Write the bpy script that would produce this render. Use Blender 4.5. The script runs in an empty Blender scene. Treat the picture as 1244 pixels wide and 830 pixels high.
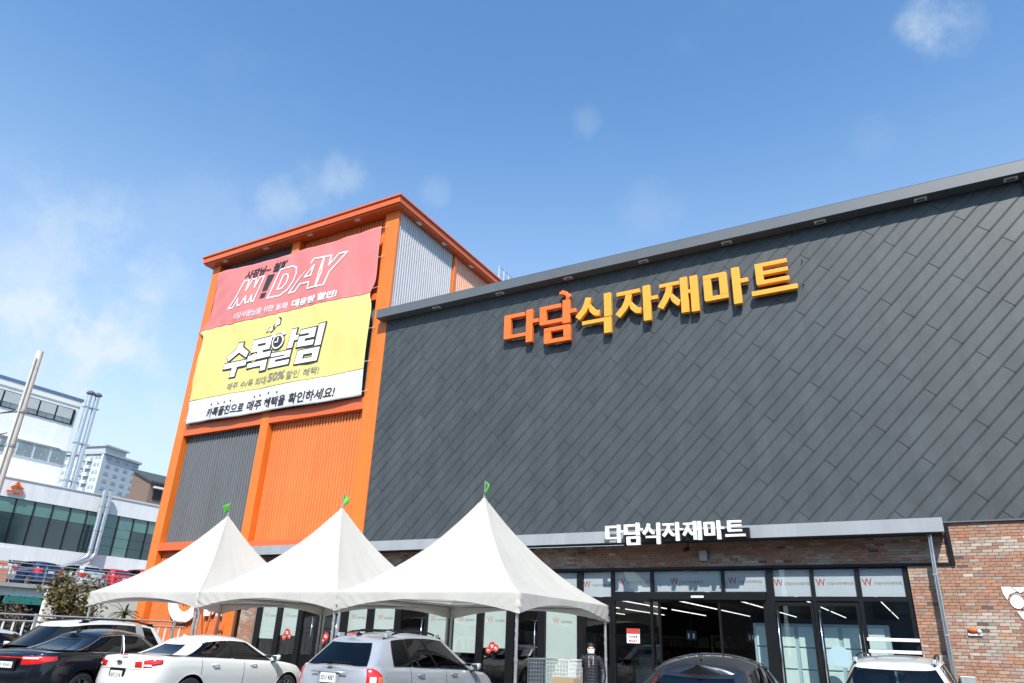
import bpy, bmesh, math, random
from mathutils import Vector, Matrix
from mathutils import noise as mnoise
random.seed(7)
S = bpy.context.scene
COL = S.collection

# ------------------------------------------------------------------ camera, sky, sun, exposure
cam = bpy.data.cameras.new('camera')
cam.lens = 24.715; cam.sensor_width = 36.0; cam.clip_start = 0.05; cam.clip_end = 4000
camo = bpy.data.objects.new('camera', cam); COL.objects.link(camo)
RX = Vector((0.87431, 0.48419, 0.03388)); DN = Vector((-0.16293, 0.35853, -0.91919)); FW = Vector((-0.45721, 0.79814, 0.39235))
m = Matrix.Identity(4)
for i in range(3):
    m[i][0] = RX[i]; m[i][1] = -DN[i]; m[i][2] = -FW[i]
m[2][3] = 1.55
camo.matrix_world = m
S.camera = camo

SUNV = Vector((0.50, -1.0, 1.22)).normalized()
sun = bpy.data.lights.new('sun', 'SUN'); sun.energy = 4.2; sun.angle = math.radians(0.5); sun.color = (1.0, 0.955, 0.88)
suno = bpy.data.objects.new('sun', sun); COL.objects.link(suno)
suno.rotation_euler = SUNV.to_track_quat('Z', 'Y').to_euler()

W = bpy.data.worlds.new('World'); S.world = W; W.use_nodes = True
nt = W.node_tree; N = nt.nodes; L = nt.links
bg = N['Background']
sky = N.new('ShaderNodeTexSky'); sky.sky_type = 'NISHITA'; sky.sun_disc = False
sky.sun_elevation = math.asin(SUNV.z); sky.sun_rotation = math.atan2(SUNV.x, SUNV.y)
sky.altitude = 50; sky.air_density = 1.0; sky.dust_density = 0.6; sky.ozone_density = 2.2
bg.inputs['Strength'].default_value = 0.12


def sky_clouds():
    geo = N.new('ShaderNodeTexCoord')
    def vmath(op, a, b=None):
        n = N.new('ShaderNodeVectorMath'); n.operation = op
        if hasattr(a, 'is_linked'): L.new(a, n.inputs[0])
        else: n.inputs[0].default_value = a
        if b is not None:
            if hasattr(b, 'is_linked'): L.new(b, n.inputs[1])
            else: n.inputs[1].default_value = b
        return n
    def mth(op, a, b=None, clamp=False):
        n = N.new('ShaderNodeMath'); n.operation = op; n.use_clamp = clamp
        for k, v in enumerate((a, b)):
            if v is None: continue
            if hasattr(v, 'is_linked'): L.new(v, n.inputs[k])
            else: n.inputs[k].default_value = v
        return n.outputs[0]
    d = geo.outputs['Generated']
    sep = N.new('ShaderNodeSeparateXYZ'); L.new(d, sep.inputs[0])
    zc = mth('MAXIMUM', sep.outputs['Z'], 0.0)
    den = mth('ADD', zc, 0.18)
    comb = N.new('ShaderNodeCombineXYZ')
    L.new(mth('DIVIDE', sep.outputs['X'], den), comb.inputs[0]); L.new(mth('DIVIDE', sep.outputs['Y'], den), comb.inputs[1])
    p = comb.outputs[0]
    def noise(scale, detail, rough, vec, off=(0, 0, 0), dist=0.25):
        mp = N.new('ShaderNodeMapping'); mp.inputs['Location'].default_value = off; L.new(vec, mp.inputs['Vector'])
        n = N.new('ShaderNodeTexNoise'); n.inputs['Scale'].default_value = scale; n.inputs['Detail'].default_value = detail
        n.inputs['Roughness'].default_value = rough; L.new(mp.outputs[0], n.inputs['Vector']); n.inputs['Distortion'].default_value = dist
        return n.outputs['Fac']
    fine = noise(2.6, 8, 0.62, p)
    big = noise(0.75, 3, 0.5, p, (3.1, 1.7, 0))
    def ramp(f, a, b):
        r = N.new('ShaderNodeMapRange'); r.interpolation_type = 'SMOOTHSTEP'; L.new(f, r.inputs['Value'])
        r.inputs['From Min'].default_value = a; r.inputs['From Max'].default_value = b
        return r.outputs['Result']
    wisps = mth('MULTIPLY', ramp(fine, 0.5, 0.78), ramp(big, 0.46, 0.68))
    tot = mth('MULTIPLY', wisps, 0.10)
    fr = noise(12.0, 9, 0.64, d, (0.4, 2.2, 5.0), 0.15)
    # single cumulus scraps: direction, angular radius, strength
    for (px, py, rad, st) in CLOUDS:
        v = (RX * (px - 622) + DN * (py - 415) + FW * 854.0).normalized()
        dp = vmath('DISTANCE', d, tuple(v)).outputs['Value']
        core = mth('SUBTRACT', 1.0, mth('DIVIDE', dp, rad))
        q = mth('ADD', core, mth('MULTIPLY', mth('SUBTRACT', fr, 0.5), 2.8))
        tot = mth('ADD', tot, mth('MULTIPLY', mth('MULTIPLY', ramp(q, 0.0, 1.15), ramp(core, 0.0, 0.35)), st))
    hz = N.new('ShaderNodeMapRange'); hz.interpolation_type = 'SMOOTHERSTEP'; L.new(sep.outputs['Z'], hz.inputs['Value'])
    hz.inputs['From Min'].default_value = 0.78; hz.inputs['From Max'].default_value = 0.0
    veil = mth('MULTIPLY', hz.outputs['Result'], 0.66)
    tot = mth('MINIMUM', mth('ADD', tot, veil), 0.92)
    mix = N.new('ShaderNodeMixRGB'); L.new(tot, mix.inputs['Fac'])
    mix.inputs['Color2'].default_value = (4.35, 4.9, 5.3, 1)
    gain = N.new('ShaderNodeMixRGB'); gain.blend_type = 'MULTIPLY'; gain.inputs['Fac'].default_value = 1
    gain.inputs['Color2'].default_value = (0.99, 1.37, 1.53, 1)
    L.new(sky.outputs[0], gain.inputs['Color1']); L.new(gain.outputs[0], mix.inputs['Color1'])
    L.new(mix.outputs[0], bg.inputs['Color'])


CLOUDS = [(1130, 33, 0.046, 0.42), (1162, 36, 0.04, 0.2), (1105, 42, 0.03, 0.14), (710, 148, 0.03, 0.12), (345, 246, 0.045, 0.26), (425, 215, 0.05, 0.26), (390, 230, 0.05, 0.14),
          (528, 232, 0.03, 0.12), (30, 300, 0.15, 0.2), (80, 350, 0.12, 0.14), (165, 392, 0.06, 0.3), (110, 418, 0.05, 0.22), (178, 438, 0.045, 0.3), (195, 340, 0.06, 0.14),
          (40, 440, 0.11, 0.3), (150, 530, 0.13, 0.26), (240, 270, 0.12, 0.1), (1065, 165, 0.04, 0.08), (790, 255, 0.06, 0.09)]
sky_clouds()
S.view_settings.view_transform = 'Standard'; S.view_settings.look = 'None'
S.view_settings.exposure = 0.62; S.view_settings.gamma = 1.0
try:
    S.cycles.max_bounces = 7; S.cycles.transparent_max_bounces = 12; S.cycles.use_denoising = True
    S.cycles.caustics_reflective = False; S.cycles.caustics_refractive = False
except Exception: pass


# ------------------------------------------------------------------ materials
def hexc(h):
    h = h.lstrip('#'); o = []
    for i in (0, 2, 4):
        c = int(h[i:i + 2], 16) / 255
        o.append(c / 12.92 if c <= 0.04045 else ((c + 0.055) / 1.055) ** 2.4)
    return tuple(o)


def mat(name, col, rough=0.55, metal=0.0, spec=0.5, var=0.0, vscale=3.0, bump=0.0, bscale=60, coat=0.0, emit=None, estr=0, stretch=None,
        attr=None, objcol=False, transl=0.0, streak=0.0):
    M = bpy.data.materials.new(name); M.use_nodes = True
    n = M.node_tree.nodes; l = M.node_tree.links; b = n['Principled BSDF']
    b.inputs['Roughness'].default_value = rough; b.inputs['Metallic'].default_value = metal
    b.inputs['Specular IOR Level'].default_value = spec; b.inputs['Coat Weight'].default_value = coat; b.inputs['Coat Roughness'].default_value = 0.04
    src = None
    if attr:
        a = n.new('ShaderNodeAttribute'); a.attribute_name = attr; src = a.outputs['Color']
    elif objcol:
        a = n.new('ShaderNodeObjectInfo'); src = a.outputs['Color']
    tc = n.new('ShaderNodeTexCoord')
    vec = tc.outputs['Object']
    if stretch:
        mp = n.new('ShaderNodeMapping'); mp.inputs['Scale'].default_value = stretch; l.new(vec, mp.inputs['Vector']); vec = mp.outputs[0]
    if var > 0:
        t = n.new('ShaderNodeTexNoise'); t.inputs['Scale'].default_value = vscale; t.inputs['Detail'].default_value = 6; t.inputs['Roughness'].default_value = 0.65
        l.new(vec, t.inputs['Vector'])
        r = n.new('ShaderNodeMapRange'); l.new(t.outputs['Fac'], r.inputs['Value']); r.inputs['From Min'].default_value = 0.25; r.inputs['From Max'].default_value = 0.75
        r.inputs['To Min'].default_value = 1 - var; r.inputs['To Max'].default_value = 1 + var
        mx = n.new('ShaderNodeMixRGB'); mx.blend_type = 'MULTIPLY'; mx.inputs['Fac'].default_value = 1
        if src is not None: l.new(src, mx.inputs['Color1'])
        else: mx.inputs['Color1'].default_value = (*col, 1)
        l.new(r.outputs['Result'], mx.inputs['Color2']); outc = mx.outputs[0]
        if streak > 0:
            mp2 = n.new('ShaderNodeMapping'); mp2.inputs['Scale'].default_value = (2.2, 2.2, 0.16); l.new(tc.outputs['Object'], mp2.inputs['Vector'])
            t3 = n.new('ShaderNodeTexNoise'); t3.inputs['Scale'].default_value = 1.0; t3.inputs['Detail'].default_value = 7; t3.inputs['Roughness'].default_value = 0.7; l.new(mp2.outputs[0], t3.inputs['Vector'])
            r3 = n.new('ShaderNodeMapRange'); l.new(t3.outputs['Fac'], r3.inputs['Value']); r3.inputs['From Min'].default_value = 0.35; r3.inputs['From Max'].default_value = 0.7; r3.inputs['To Min'].default_value = 1 - streak; r3.inputs['To Max'].default_value = 1 + streak * 0.5
            m3 = n.new('ShaderNodeMixRGB'); m3.blend_type = 'MULTIPLY'; m3.inputs['Fac'].default_value = 1; l.new(outc, m3.inputs['Color1']); l.new(r3.outputs['Result'], m3.inputs['Color2']); outc = m3.outputs[0]
        l.new(outc, b.inputs['Base Color'])
        rr = n.new('ShaderNodeMapRange'); l.new(t.outputs['Fac'], rr.inputs['Value']); rr.inputs['To Min'].default_value = max(0.02, rough - 0.1); rr.inputs['To Max'].default_value = min(1, rough + 0.1)
        l.new(rr.outputs['Result'], b.inputs['Roughness'])
    elif src is not None: l.new(src, b.inputs['Base Color'])
    else: b.inputs['Base Color'].default_value = (*col, 1)
    if bump > 0:
        t2 = n.new('ShaderNodeTexNoise'); t2.inputs['Scale'].default_value = bscale; t2.inputs['Detail'].default_value = 4; l.new(vec, t2.inputs['Vector'])
        bp = n.new('ShaderNodeBump'); bp.inputs['Strength'].default_value = bump; bp.inputs['Distance'].default_value = 0.01
        l.new(t2.outputs['Fac'], bp.inputs['Height']); l.new(bp.outputs[0], b.inputs['Normal'])
    if emit:
        b.inputs['Emission Color'].default_value = (*emit, 1); b.inputs['Emission Strength'].default_value = estr
    if transl > 0:
        tr = n.new('ShaderNodeBsdfTranslucent'); tr.inputs['Color'].default_value = (*col, 1)
        mixs = n.new('ShaderNodeMixShader'); mixs.inputs[0].default_value = transl
        l.new(b.outputs[0], mixs.inputs[1]); l.new(tr.outputs[0], mixs.inputs[2]); l.new(mixs.outputs[0], n['Material Output'].inputs['Surface'])
    return M


def glass(name, tint, refl=1.0, rough=0.01, ior=1.5, wave=0.0):
    M = bpy.data.materials.new(name); M.use_nodes = True
    n = M.node_tree.nodes; l = M.node_tree.links; n.remove(n['Principled BSDF'])
    t = n.new('ShaderNodeBsdfTransparent'); t.inputs[0].default_value = (*tint, 1)
    g = n.new('ShaderNodeBsdfGlossy'); g.inputs['Color'].default_value = (refl, refl, refl, 1); g.inputs['Roughness'].default_value = rough
    lw = n.new('ShaderNodeLayerWeight'); lw.inputs['Blend'].default_value = 0.5
    pw = n.new('ShaderNodeMath'); pw.operation = 'POWER'; l.new(lw.outputs['Facing'], pw.inputs[0]); pw.inputs[1].default_value = 5
    f = n.new('ShaderNodeMath'); f.operation = 'MULTIPLY_ADD'; l.new(pw.outputs[0], f.inputs[0]); F0 = ((ior - 1) / (ior + 1)) ** 2; f.inputs[1].default_value = 1 - F0; f.inputs[2].default_value = F0
    if wave:
        tc = n.new('ShaderNodeTexCoord'); no = n.new('ShaderNodeTexNoise'); no.inputs['Scale'].default_value = 1.3; l.new(tc.outputs['Object'], no.inputs['Vector'])
        bp = n.new('ShaderNodeBump'); bp.inputs['Strength'].default_value = wave; bp.inputs['Distance'].default_value = 0.02; l.new(no.outputs['Fac'], bp.inputs['Height'])
        l.new(bp.outputs[0], g.inputs['Normal'])
    m2 = n.new('ShaderNodeMixShader'); l.new(f.outputs[0], m2.inputs[0]); l.new(t.outputs[0], m2.inputs[1]); l.new(g.outputs[0], m2.inputs[2])
    l.new(m2.outputs[0], n['Material Output'].inputs['Surface'])
    return M


OR = (0.78, 0.18, 0.022)
MT = dict(
    asphalt=mat('asphalt', (0.055, 0.055, 0.057), 0.85, var=0.25, vscale=2.0, bump=0.5, bscale=120),
    pave=mat('pavement', (0.26, 0.25, 0.24), 0.8, var=0.15, vscale=3, bump=0.3, bscale=60),
    kerb=mat('kerb_stone', (0.34, 0.33, 0.32), 0.8, var=0.12, vscale=6, bump=0.3),
    line=mat('road_paint', (0.75, 0.75, 0.73), 0.6, var=0.15, vscale=9),
    cladb=mat('zinc_panel_light', (0.060, 0.068, 0.072), 0.5, 0.0, 0.5, var=0.16, vscale=1.6, bump=0.4, bscale=2.2, streak=0.2),
    cladc=mat('zinc_panel_dark', (0.052, 0.060, 0.064), 0.52, 0.0, 0.5, var=0.16, vscale=1.6, bump=0.4, bscale=2.2, streak=0.2),
    clad=mat('zinc_panel', (0.056, 0.064, 0.068), 0.5, 0.0, 0.5, var=0.16, vscale=1.6, bump=0.4, bscale=2.2, streak=0.2),
    seam=mat('dark_backing', (0.018, 0.02, 0.023), 0.7),
    trim=mat('grey_flashing', (0.108, 0.118, 0.128), 0.45, 0.0, 0.5, var=0.06, vscale=1.2),
    trimdk=mat('dark_soffit', (0.045, 0.05, 0.06), 0.5, var=0.08),
    alu=mat('canopy_aluminium', (0.33, 0.35, 0.365), 0.4, 0.0, 0.5, var=0.06, vscale=1.0, streak=0.12),
    orange=mat('orange_paint', OR, 0.42, var=0.07, vscale=1.5, streak=0.10),
    orangered=mat('orange_red_paint', (0.64, 0.125, 0.032), 0.42, var=0.05, vscale=1.5),
    orangec=mat('orange_corrugated', (0.72, 0.21, 0.06), 0.45, var=0.07, vscale=0.8, streak=0.10),
    greyc=mat('grey_corrugated', (0.15, 0.155, 0.165), 0.45, var=0.06, vscale=0.8, streak=0.12),
    whitec=mat('silver_corrugated', (0.5, 0.5, 0.52), 0.38, 0.0, var=0.05, vscale=0.8),
    palec=mat('pale_orange_corrugated', (0.72, 0.40, 0.28), 0.42, var=0.05),
    frame=mat('black_frame', (0.007, 0.0075, 0.009), 0.4, spec=0.35, var=0.1, vscale=2),
    glass=glass('shop_glass', (0.93, 0.95, 0.945), 1.0, 0.005, 1.55, 0.05),
    film=mat('frosted_film', (0.66, 0.73, 0.69), 0.65, var=0.07, vscale=1.2, transl=0.12),
    filmb=mat('printed_film', (0.55, 0.575, 0.62), 0.6, var=0.06, vscale=1.5),
    white=mat('white_paint', (0.8, 0.8, 0.79), 0.45, var=0.03, vscale=2),
    acryl=mat('white_acrylic', (0.85, 0.85, 0.85), 0.35),
    sorange=mat('sign_orange', (0.84, 0.16, 0.02), 0.38), syellow=mat('sign_yellow', (0.85, 0.36, 0.03), 0.38),
    red=mat('red_print', (0.62, 0.05, 0.03), 0.5), redball=mat('red_sticker', (0.50, 0.055, 0.04), 0.5), dkprint=mat('dark_print', (0.03, 0.026, 0.028), 0.6),
    orprint=mat('orange_print', (0.62, 0.30, 0.20), 0.5), greyprint=mat('grey_print', (0.25, 0.23, 0.2), 0.6),
    logored=mat('logo_red', (0.42, 0.085, 0.06), 0.6),
    ban_r=mat('banner_red', (0.70, 0.215, 0.205), 0.6, var=0.06, vscale=0.6, transl=0.1), ban_y=mat('banner_yellow', (0.74, 0.655, 0.22), 0.6, var=0.05, vscale=0.6, transl=0.1),
    ban_w=mat('banner_white', (0.70, 0.69, 0.70), 0.6, var=0.04, vscale=0.6, transl=0.1),
    steel=mat('galvanised', (0.45, 0.46, 0.47), 0.35, 0.6, var=0.1, vscale=8), chrome=mat('chrome', (0.75, 0.76, 0.78), 0.12, 1.0),
    stainless=mat('stainless', (0.62, 0.64, 0.66), 0.22, 0.9, var=0.08, vscale=3, stretch=(4, 4, 0.3)),
    tent=mat('tent_fabric', (0.77, 0.74, 0.68), 0.6, var=0.05, vscale=1.5, bump=0.8, bscale=2.6, transl=0.42),
    green=mat('flag_green', (0.12, 0.55, 0.06), 0.6, transl=0.3), darkpole=mat('brown_post', (0.09, 0.065, 0.055), 0.5),
    rubber=mat('rubber', (0.018, 0.018, 0.018), 0.75, var=0.2, vscale=20), black=mat('black_plastic', (0.006, 0.006, 0.0065), 0.45, spec=0.3),
    rim=mat('alloy_rim', (0.55, 0.56, 0.58), 0.25, 0.8), seat=mat('seat_cloth', (0.018, 0.018, 0.024), 0.8, var=0.1),
    cglass=glass('tinted_glass', (0.07, 0.085, 0.10), 1.0, 0.004, 1.55), cglass_lt=glass('light_tint_glass', (0.6, 0.66, 0.70), 1.0, 0.004, 1.55),
    lampred=mat('lamp_red', (0.55, 0.012, 0.01), 0.12, coat=0.8), lampclear=mat('lamp_clear', (0.75, 0.75, 0.75), 0.12, coat=0.8), plate=mat('plate_white', (0.78, 0.79, 0.76), 0.4),
    lamporange=mat('lamp_amber', (0.8, 0.12, 0.02), 0.15, coat=0.6),
    p_white=mat('white_car_paint', (0.66, 0.655, 0.615), 0.28, coat=1.0), p_silver=mat('silver_car_paint', (0.40, 0.41, 0.43), 0.3, 0.35, coat=1.0),
    p_black=mat('black_car_paint', (0.004, 0.005, 0.009), 0.18, spec=0.4, coat=0.5), p_dark=mat('charcoal_car_paint', (0.010, 0.009, 0.009), 0.22, coat=1.0),
    p_grey=mat('grey_car_paint', (0.5, 0.53, 0.57), 0.3, 0.3, coat=1.0), p_red=mat('red_car_paint', (0.42, 0.012, 0.025), 0.25, coat=1.0), p_blue=mat('blue_car_paint', (0.012, 0.03, 0.10), 0.3, coat=1.0),
    brick=mat('brick_face', (0.3, 0.2, 0.15), 0.85, var=0.22, vscale=9, bump=0.6, bscale=45, attr='col'),
    brickobj=mat('brick_face_single', (0.3, 0.2, 0.15), 0.85, var=0.22, vscale=9, bump=0.6, bscale=45, objcol=True),
    mortar=mat('mortar', (0.43, 0.385, 0.345), 0.9, var=0.15, vscale=5, bump=0.4),
    muralw=mat('mural_white', (0.80, 0.79, 0.77), 0.7, var=0.06, vscale=8),
    led=mat('led_tube', (0.9, 0.9, 0.9), 0.4, emit=(1, 0.98, 0.95), estr=1.0),
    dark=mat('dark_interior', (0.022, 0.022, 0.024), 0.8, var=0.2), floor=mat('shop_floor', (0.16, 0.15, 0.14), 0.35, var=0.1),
    shelf=mat('shelf_grey', (0.10, 0.105, 0.11), 0.5, var=0.1), fridge=mat('fridge_teal', (0.62, 0.76, 0.74), 0.4, var=0.06), fridgeF=mat('fridge_frame', (0.36, 0.50, 0.54), 0.35),
    bluesign=mat('blue_sign', (0.012, 0.035, 0.075), 0.5), goods=mat('shelf_goods', (0.2, 0.1, 0.05), 0.6, attr='col'),
    bwhite=mat('rendered_white', (0.80, 0.80, 0.785), 0.6, var=0.04, vscale=0.6, streak=0.10), bcream=mat('rendered_cream', (0.74, 0.73, 0.67), 0.7, var=0.04, vscale=0.8),
    gglass=mat('green_curtain_glass', (0.10, 0.21, 0.185), 0.08, spec=0.9, var=0.25, vscale=0.5), gglassd=mat('dark_curtain_glass', (0.025, 0.045, 0.05), 0.06, spec=0.9, var=0.3, vscale=0.6),
    wglass=mat('office_glass', (0.16, 0.20, 0.21), 0.1, spec=0.9, var=0.3, vscale=0.9), blind=mat('window_blind', (0.42, 0.44, 0.44), 0.6, var=0.1),
    bluecap=mat('blue_roof_cap', (0.10, 0.16, 0.28), 0.5), duct=mat('duct_metal', (0.55, 0.56, 0.58), 0.28, 0.75, var=0.1, vscale=4),
    brown=mat('brown_brick', (0.17, 0.115, 0.09), 0.85, var=0.12, vscale=2.5, bump=0.3, bscale=20), roofdk=mat('dark_roof', (0.05, 0.065, 0.06), 0.7, var=0.1),
    apt=mat('apartment_paint', (0.50, 0.53, 0.56), 0.7, var=0.04, vscale=0.2), aptc=mat('apartment_cream', (0.60, 0.58, 0.51), 0.7, var=0.04, vscale=0.2),  # pale tower paint, with distance haze put into the colour
    aptw=mat('apartment_white', (0.60, 0.62, 0.64), 0.7), aptg=mat('apartment_grey', (0.38, 0.40, 0.43), 0.7), aptgl_haze=mat('hazed_apartment_glass', (0.30, 0.36, 0.40), 0.3, spec=0.5, var=0.2, vscale=0.3),  # far window glass is lightened to stand in for distance haze
    concrete=mat('concrete', (0.40, 0.39, 0.37), 0.85, var=0.12, vscale=1.5, bump=0.3), greensign=mat('green_band', (0.03, 0.20, 0.18), 0.5, var=0.1),
    rail=mat('rail_grey', (0.42, 0.43, 0.44), 0.4, 0.4, var=0.1, vscale=6), pole=mat('concrete_pole', (0.62, 0.57, 0.50), 0.8, var=0.12, vscale=3, bump=0.2),
    cable=mat('cable', (0.02, 0.02, 0.02), 0.6),
    bark=mat('bark', (0.14, 0.11, 0.085), 0.9, var=0.25, vscale=14, bump=0.5), leaf=mat('leaf', (0.1, 0.1, 0.03), 0.55, attr='col', var=0.1, transl=0.25),
    coat=mat('padded_coat', (0.019, 0.020, 0.029), 0.5, var=0.15, vscale=10), trouser=mat('trousers', (0.02, 0.022, 0.03), 0.8), skin=mat('skin', (0.55, 0.33, 0.24), 0.5, var=0.05),
    hair=mat('hair', (0.015, 0.011, 0.009), 0.4, var=0.2, vscale=40), mask=mat('mask_white', (0.85, 0.86, 0.86), 0.7), shoe=mat('shoe', (0.02, 0.02, 0.02), 0.5), eye=mat('eye_dark', (0.01, 0.008, 0.008), 0.2),
    card=mat('cardboard', (0.40, 0.29, 0.17), 0.8, var=0.07, vscale=4), wire=mat('cart_wire', (0.75, 0.75, 0.74), 0.4, 0.0),
    rope=mat('rope', (0.55, 0.53, 0.50), 0.8), safety=mat('safety_orange', (0.58, 0.11, 0.02), 0.5),
)


# ------------------------------------------------------------------ mesh helpers
class MB:
    def __init__(s): s.v = []; s.f = []; s.c = []; s.smooth = False
    def add(s, vs, fs, col=None):
        o = len(s.v); s.v += [tuple(p) for p in vs]; s.f += [tuple(o + i for i in f) for f in fs]; s.c += [col] * len(fs); return s
    def box(s, x0, x1, y0, y1, z0, z1, col=None):
        if x0 > x1: x0, x1 = x1, x0
        if y0 > y1: y0, y1 = y1, y0
        if z0 > z1: z0, z1 = z1, z0
        return s.add([(x0, y0, z0), (x1, y0, z0), (x1, y1, z0), (x0, y1, z0), (x0, y0, z1), (x1, y0, z1), (x1, y1, z1), (x0, y1, z1)],
                     [(0, 3, 2, 1), (4, 5, 6, 7), (0, 1, 5, 4), (1, 2, 6, 5), (2, 3, 7, 6), (3, 0, 4, 7)], col)
    def obox(s, c, ax, ay, az, col=None):
        c = Vector(c); ax = Vector(ax); ay = Vector(ay); az = Vector(az)
        P = [c + i * ax + j * ay + k * az for k in (-1, 1) for (i, j) in ((-1, -1), (1, -1), (1, 1), (-1, 1))]
        return s.add(P, [(0, 3, 2, 1), (4, 5, 6, 7), (0, 1, 5, 4), (1, 2, 6, 5), (2, 3, 7, 6), (3, 0, 4, 7)], col)
    def tube(s, pts, r, n=8, cap=True, closed=False):
        pts = [Vector(p) for p in pts]; k = len(pts); R = r if isinstance(r, (list, tuple)) else [r] * k
        rings = []; up = None
        for i, p in enumerate(pts):
            a = pts[max(i - 1, 0)]; b = pts[min(i + 1, k - 1)]; t = (b - a).normalized()
            if up is None:
                up = Vector((0, 0, 1)) if abs(t.z) < 0.9 else Vector((1, 0, 0))
            x = t.cross(up).normalized(); y = t.cross(x).normalized(); up = -y if False else up
            rings.append([p + R[i] * (math.cos(2 * math.pi * j / n) * x + math.sin(2 * math.pi * j / n) * y) for j in range(n)])
        fs = []
        for i in range(k - 1):
            for j in range(n):
                fs.append((i * n + j, i * n + (j + 1) % n, (i + 1) * n + (j + 1) % n, (i + 1) * n + j))
        if cap: fs.append(tuple(range(n - 1, -1, -1))); fs.append(tuple((k - 1) * n + j for j in range(n)))
        return s.add([q for r_ in rings for q in r_], fs)
    def lathe(s, prof, c=(0, 0, 0), axis='z', n=24):
        vs = []
        for (r, h) in prof:
            for j in range(n):
                a = 2 * math.pi * j / n; x, y = r * math.cos(a), r * math.sin(a)
                vs.append((c[0] + x, c[1] + y, c[2] + h) if axis == 'z' else (c[0] + x, c[1] + h, c[2] + y))
        k = len(prof); fs = []
        for i in range(k - 1):
            for j in range(n): fs.append((i * n + j, i * n + (j + 1) % n, (i + 1) * n + (j + 1) % n, (i + 1) * n + j))
        return s.add(vs, fs)
    def prism(s, poly, y0, y1):   # poly in (x, z), front face at y0 (towards -y)
        n = len(poly); a = sum(poly[i][0] * poly[(i + 1) % n][1] - poly[(i + 1) % n][0] * poly[i][1] for i in range(n))
        if a < 0: poly = poly[::-1]
        vs = [(x, y0, z) for x, z in poly] + [(x, y1, z) for x, z in poly]
        fs = [tuple(range(n)), tuple(range(2 * n - 1, n - 1, -1))] + [(i, i + n, (i + 1) % n + n, (i + 1) % n) for i in range(n)]
        return s.add(vs, fs)
    def grid(s, P):   # P[i][j]
        a, b = len(P), len(P[0])
        return s.add([p for r in P for p in r], [(i * b + j, i * b + j + 1, (i + 1) * b + j + 1, (i + 1) * b + j) for i in range(a - 1) for j in range(b - 1)])
    def sphere(s, c, r, n=10, k=7, sc=(1, 1, 1)):
        vs = []; fs = []
        for i in range(k + 1):
            a = math.pi * i / k
            for j in range(n):
                b = 2 * math.pi * j / n
                vs.append((c[0] + sc[0] * r * math.sin(a) * math.cos(b), c[1] + sc[1] * r * math.sin(a) * math.sin(b), c[2] + sc[2] * r * math.cos(a)))
        for i in range(k):
            for j in range(n): fs.append((i * n + j, (i + 1) * n + j, (i + 1) * n + (j + 1) % n, i * n + (j + 1) % n))
        return s.add(vs, fs)


WM = {}   # world matrices of things, so parts can be given in world coordinates


def link_mesh(name, me, m_, parent=None):
    o = bpy.data.objects.new(name, me); COL.objects.link(o)
    if m_ is not None and len(me.materials) == 0: me.materials.append(MT[m_] if isinstance(m_, str) else m_)
    if parent is not None: o.parent = parent
    return o


def build(name, mb, m_, parent=None, local=False, smooth=None, bevel=0, weld=False, auto=None):
    me = bpy.data.meshes.new(name)
    root = parent
    while root is not None and root.parent is not None: root = root.parent
    vs = mb.v
    if root is not None and not local and root.name in WM:
        inv = WM[root.name].inverted(); vs = [inv @ Vector(p) for p in vs]
    me.from_pydata(vs, [], mb.f)
    if any(c is not None for c in mb.c):
        at = me.color_attributes.new('col', 'FLOAT_COLOR', 'CORNER'); k = 0; buf = []
        for p, c in zip(me.polygons, mb.c):
            buf += list((*(c or (0.3, 0.3, 0.3)), 1.0)) * p.loop_total
        at.data.foreach_set('color', buf)
    if weld or bevel:
        bm = bmesh.new(); bm.from_mesh(me)
        if weld: bmesh.ops.remove_doubles(bm, verts=bm.verts, dist=0.0006); bmesh.ops.dissolve_degenerate(bm, dist=0.0004, edges=bm.edges)
        if bevel:
            es = [e for e in bm.edges if len(e.link_faces) == 2 and e.calc_face_angle(0) > 0.5]
            bmesh.ops.bevel(bm, geom=es, offset=bevel, segments=2, affect='EDGES', profile=0.5, clamp_overlap=True)
        bm.to_mesh(me); bm.free()
    sm = smooth if smooth is not None else mb.smooth
    if sm:
        me.polygons.foreach_set('use_smooth', [True] * len(me.polygons))
        if auto: me.set_sharp_from_angle(angle=math.radians(auto))
    me.update()
    return link_mesh(name, me, m_, parent)


def thing(name, label, cat, loc=(0, 0, 0), rz=0.0, group=None):
    o = bpy.data.objects.new(name, None); COL.objects.link(o); o.empty_display_size = 0.2
    o.location = loc; o.rotation_euler = (0, 0, rz)
    WM[o.name] = Matrix.Translation(Vector(loc)) @ Matrix.Rotation(rz, 4, 'Z')
    o['label'] = label; o['category'] = cat
    if group: o['group'] = group
    return o


def tag(o, label=None, cat=None, group=None, kind=None):
    if label: o['label'] = label
    if cat: o['category'] = cat
    if group: o['group'] = group
    if kind: o['kind'] = kind
    return o


def copy_thing(root, loc, rz, label, group=None):
    r = root.copy(); COL.objects.link(r); r.location = loc; r.rotation_euler = (0, 0, rz); r['label'] = label
    if group: r['group'] = group
    def rec(a, b):
        for ch in a.children:
            c = ch.copy(); COL.objects.link(c); c.parent = b; rec(ch, c)
    rec(root, r)
    return r


_tc = {}


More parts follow.
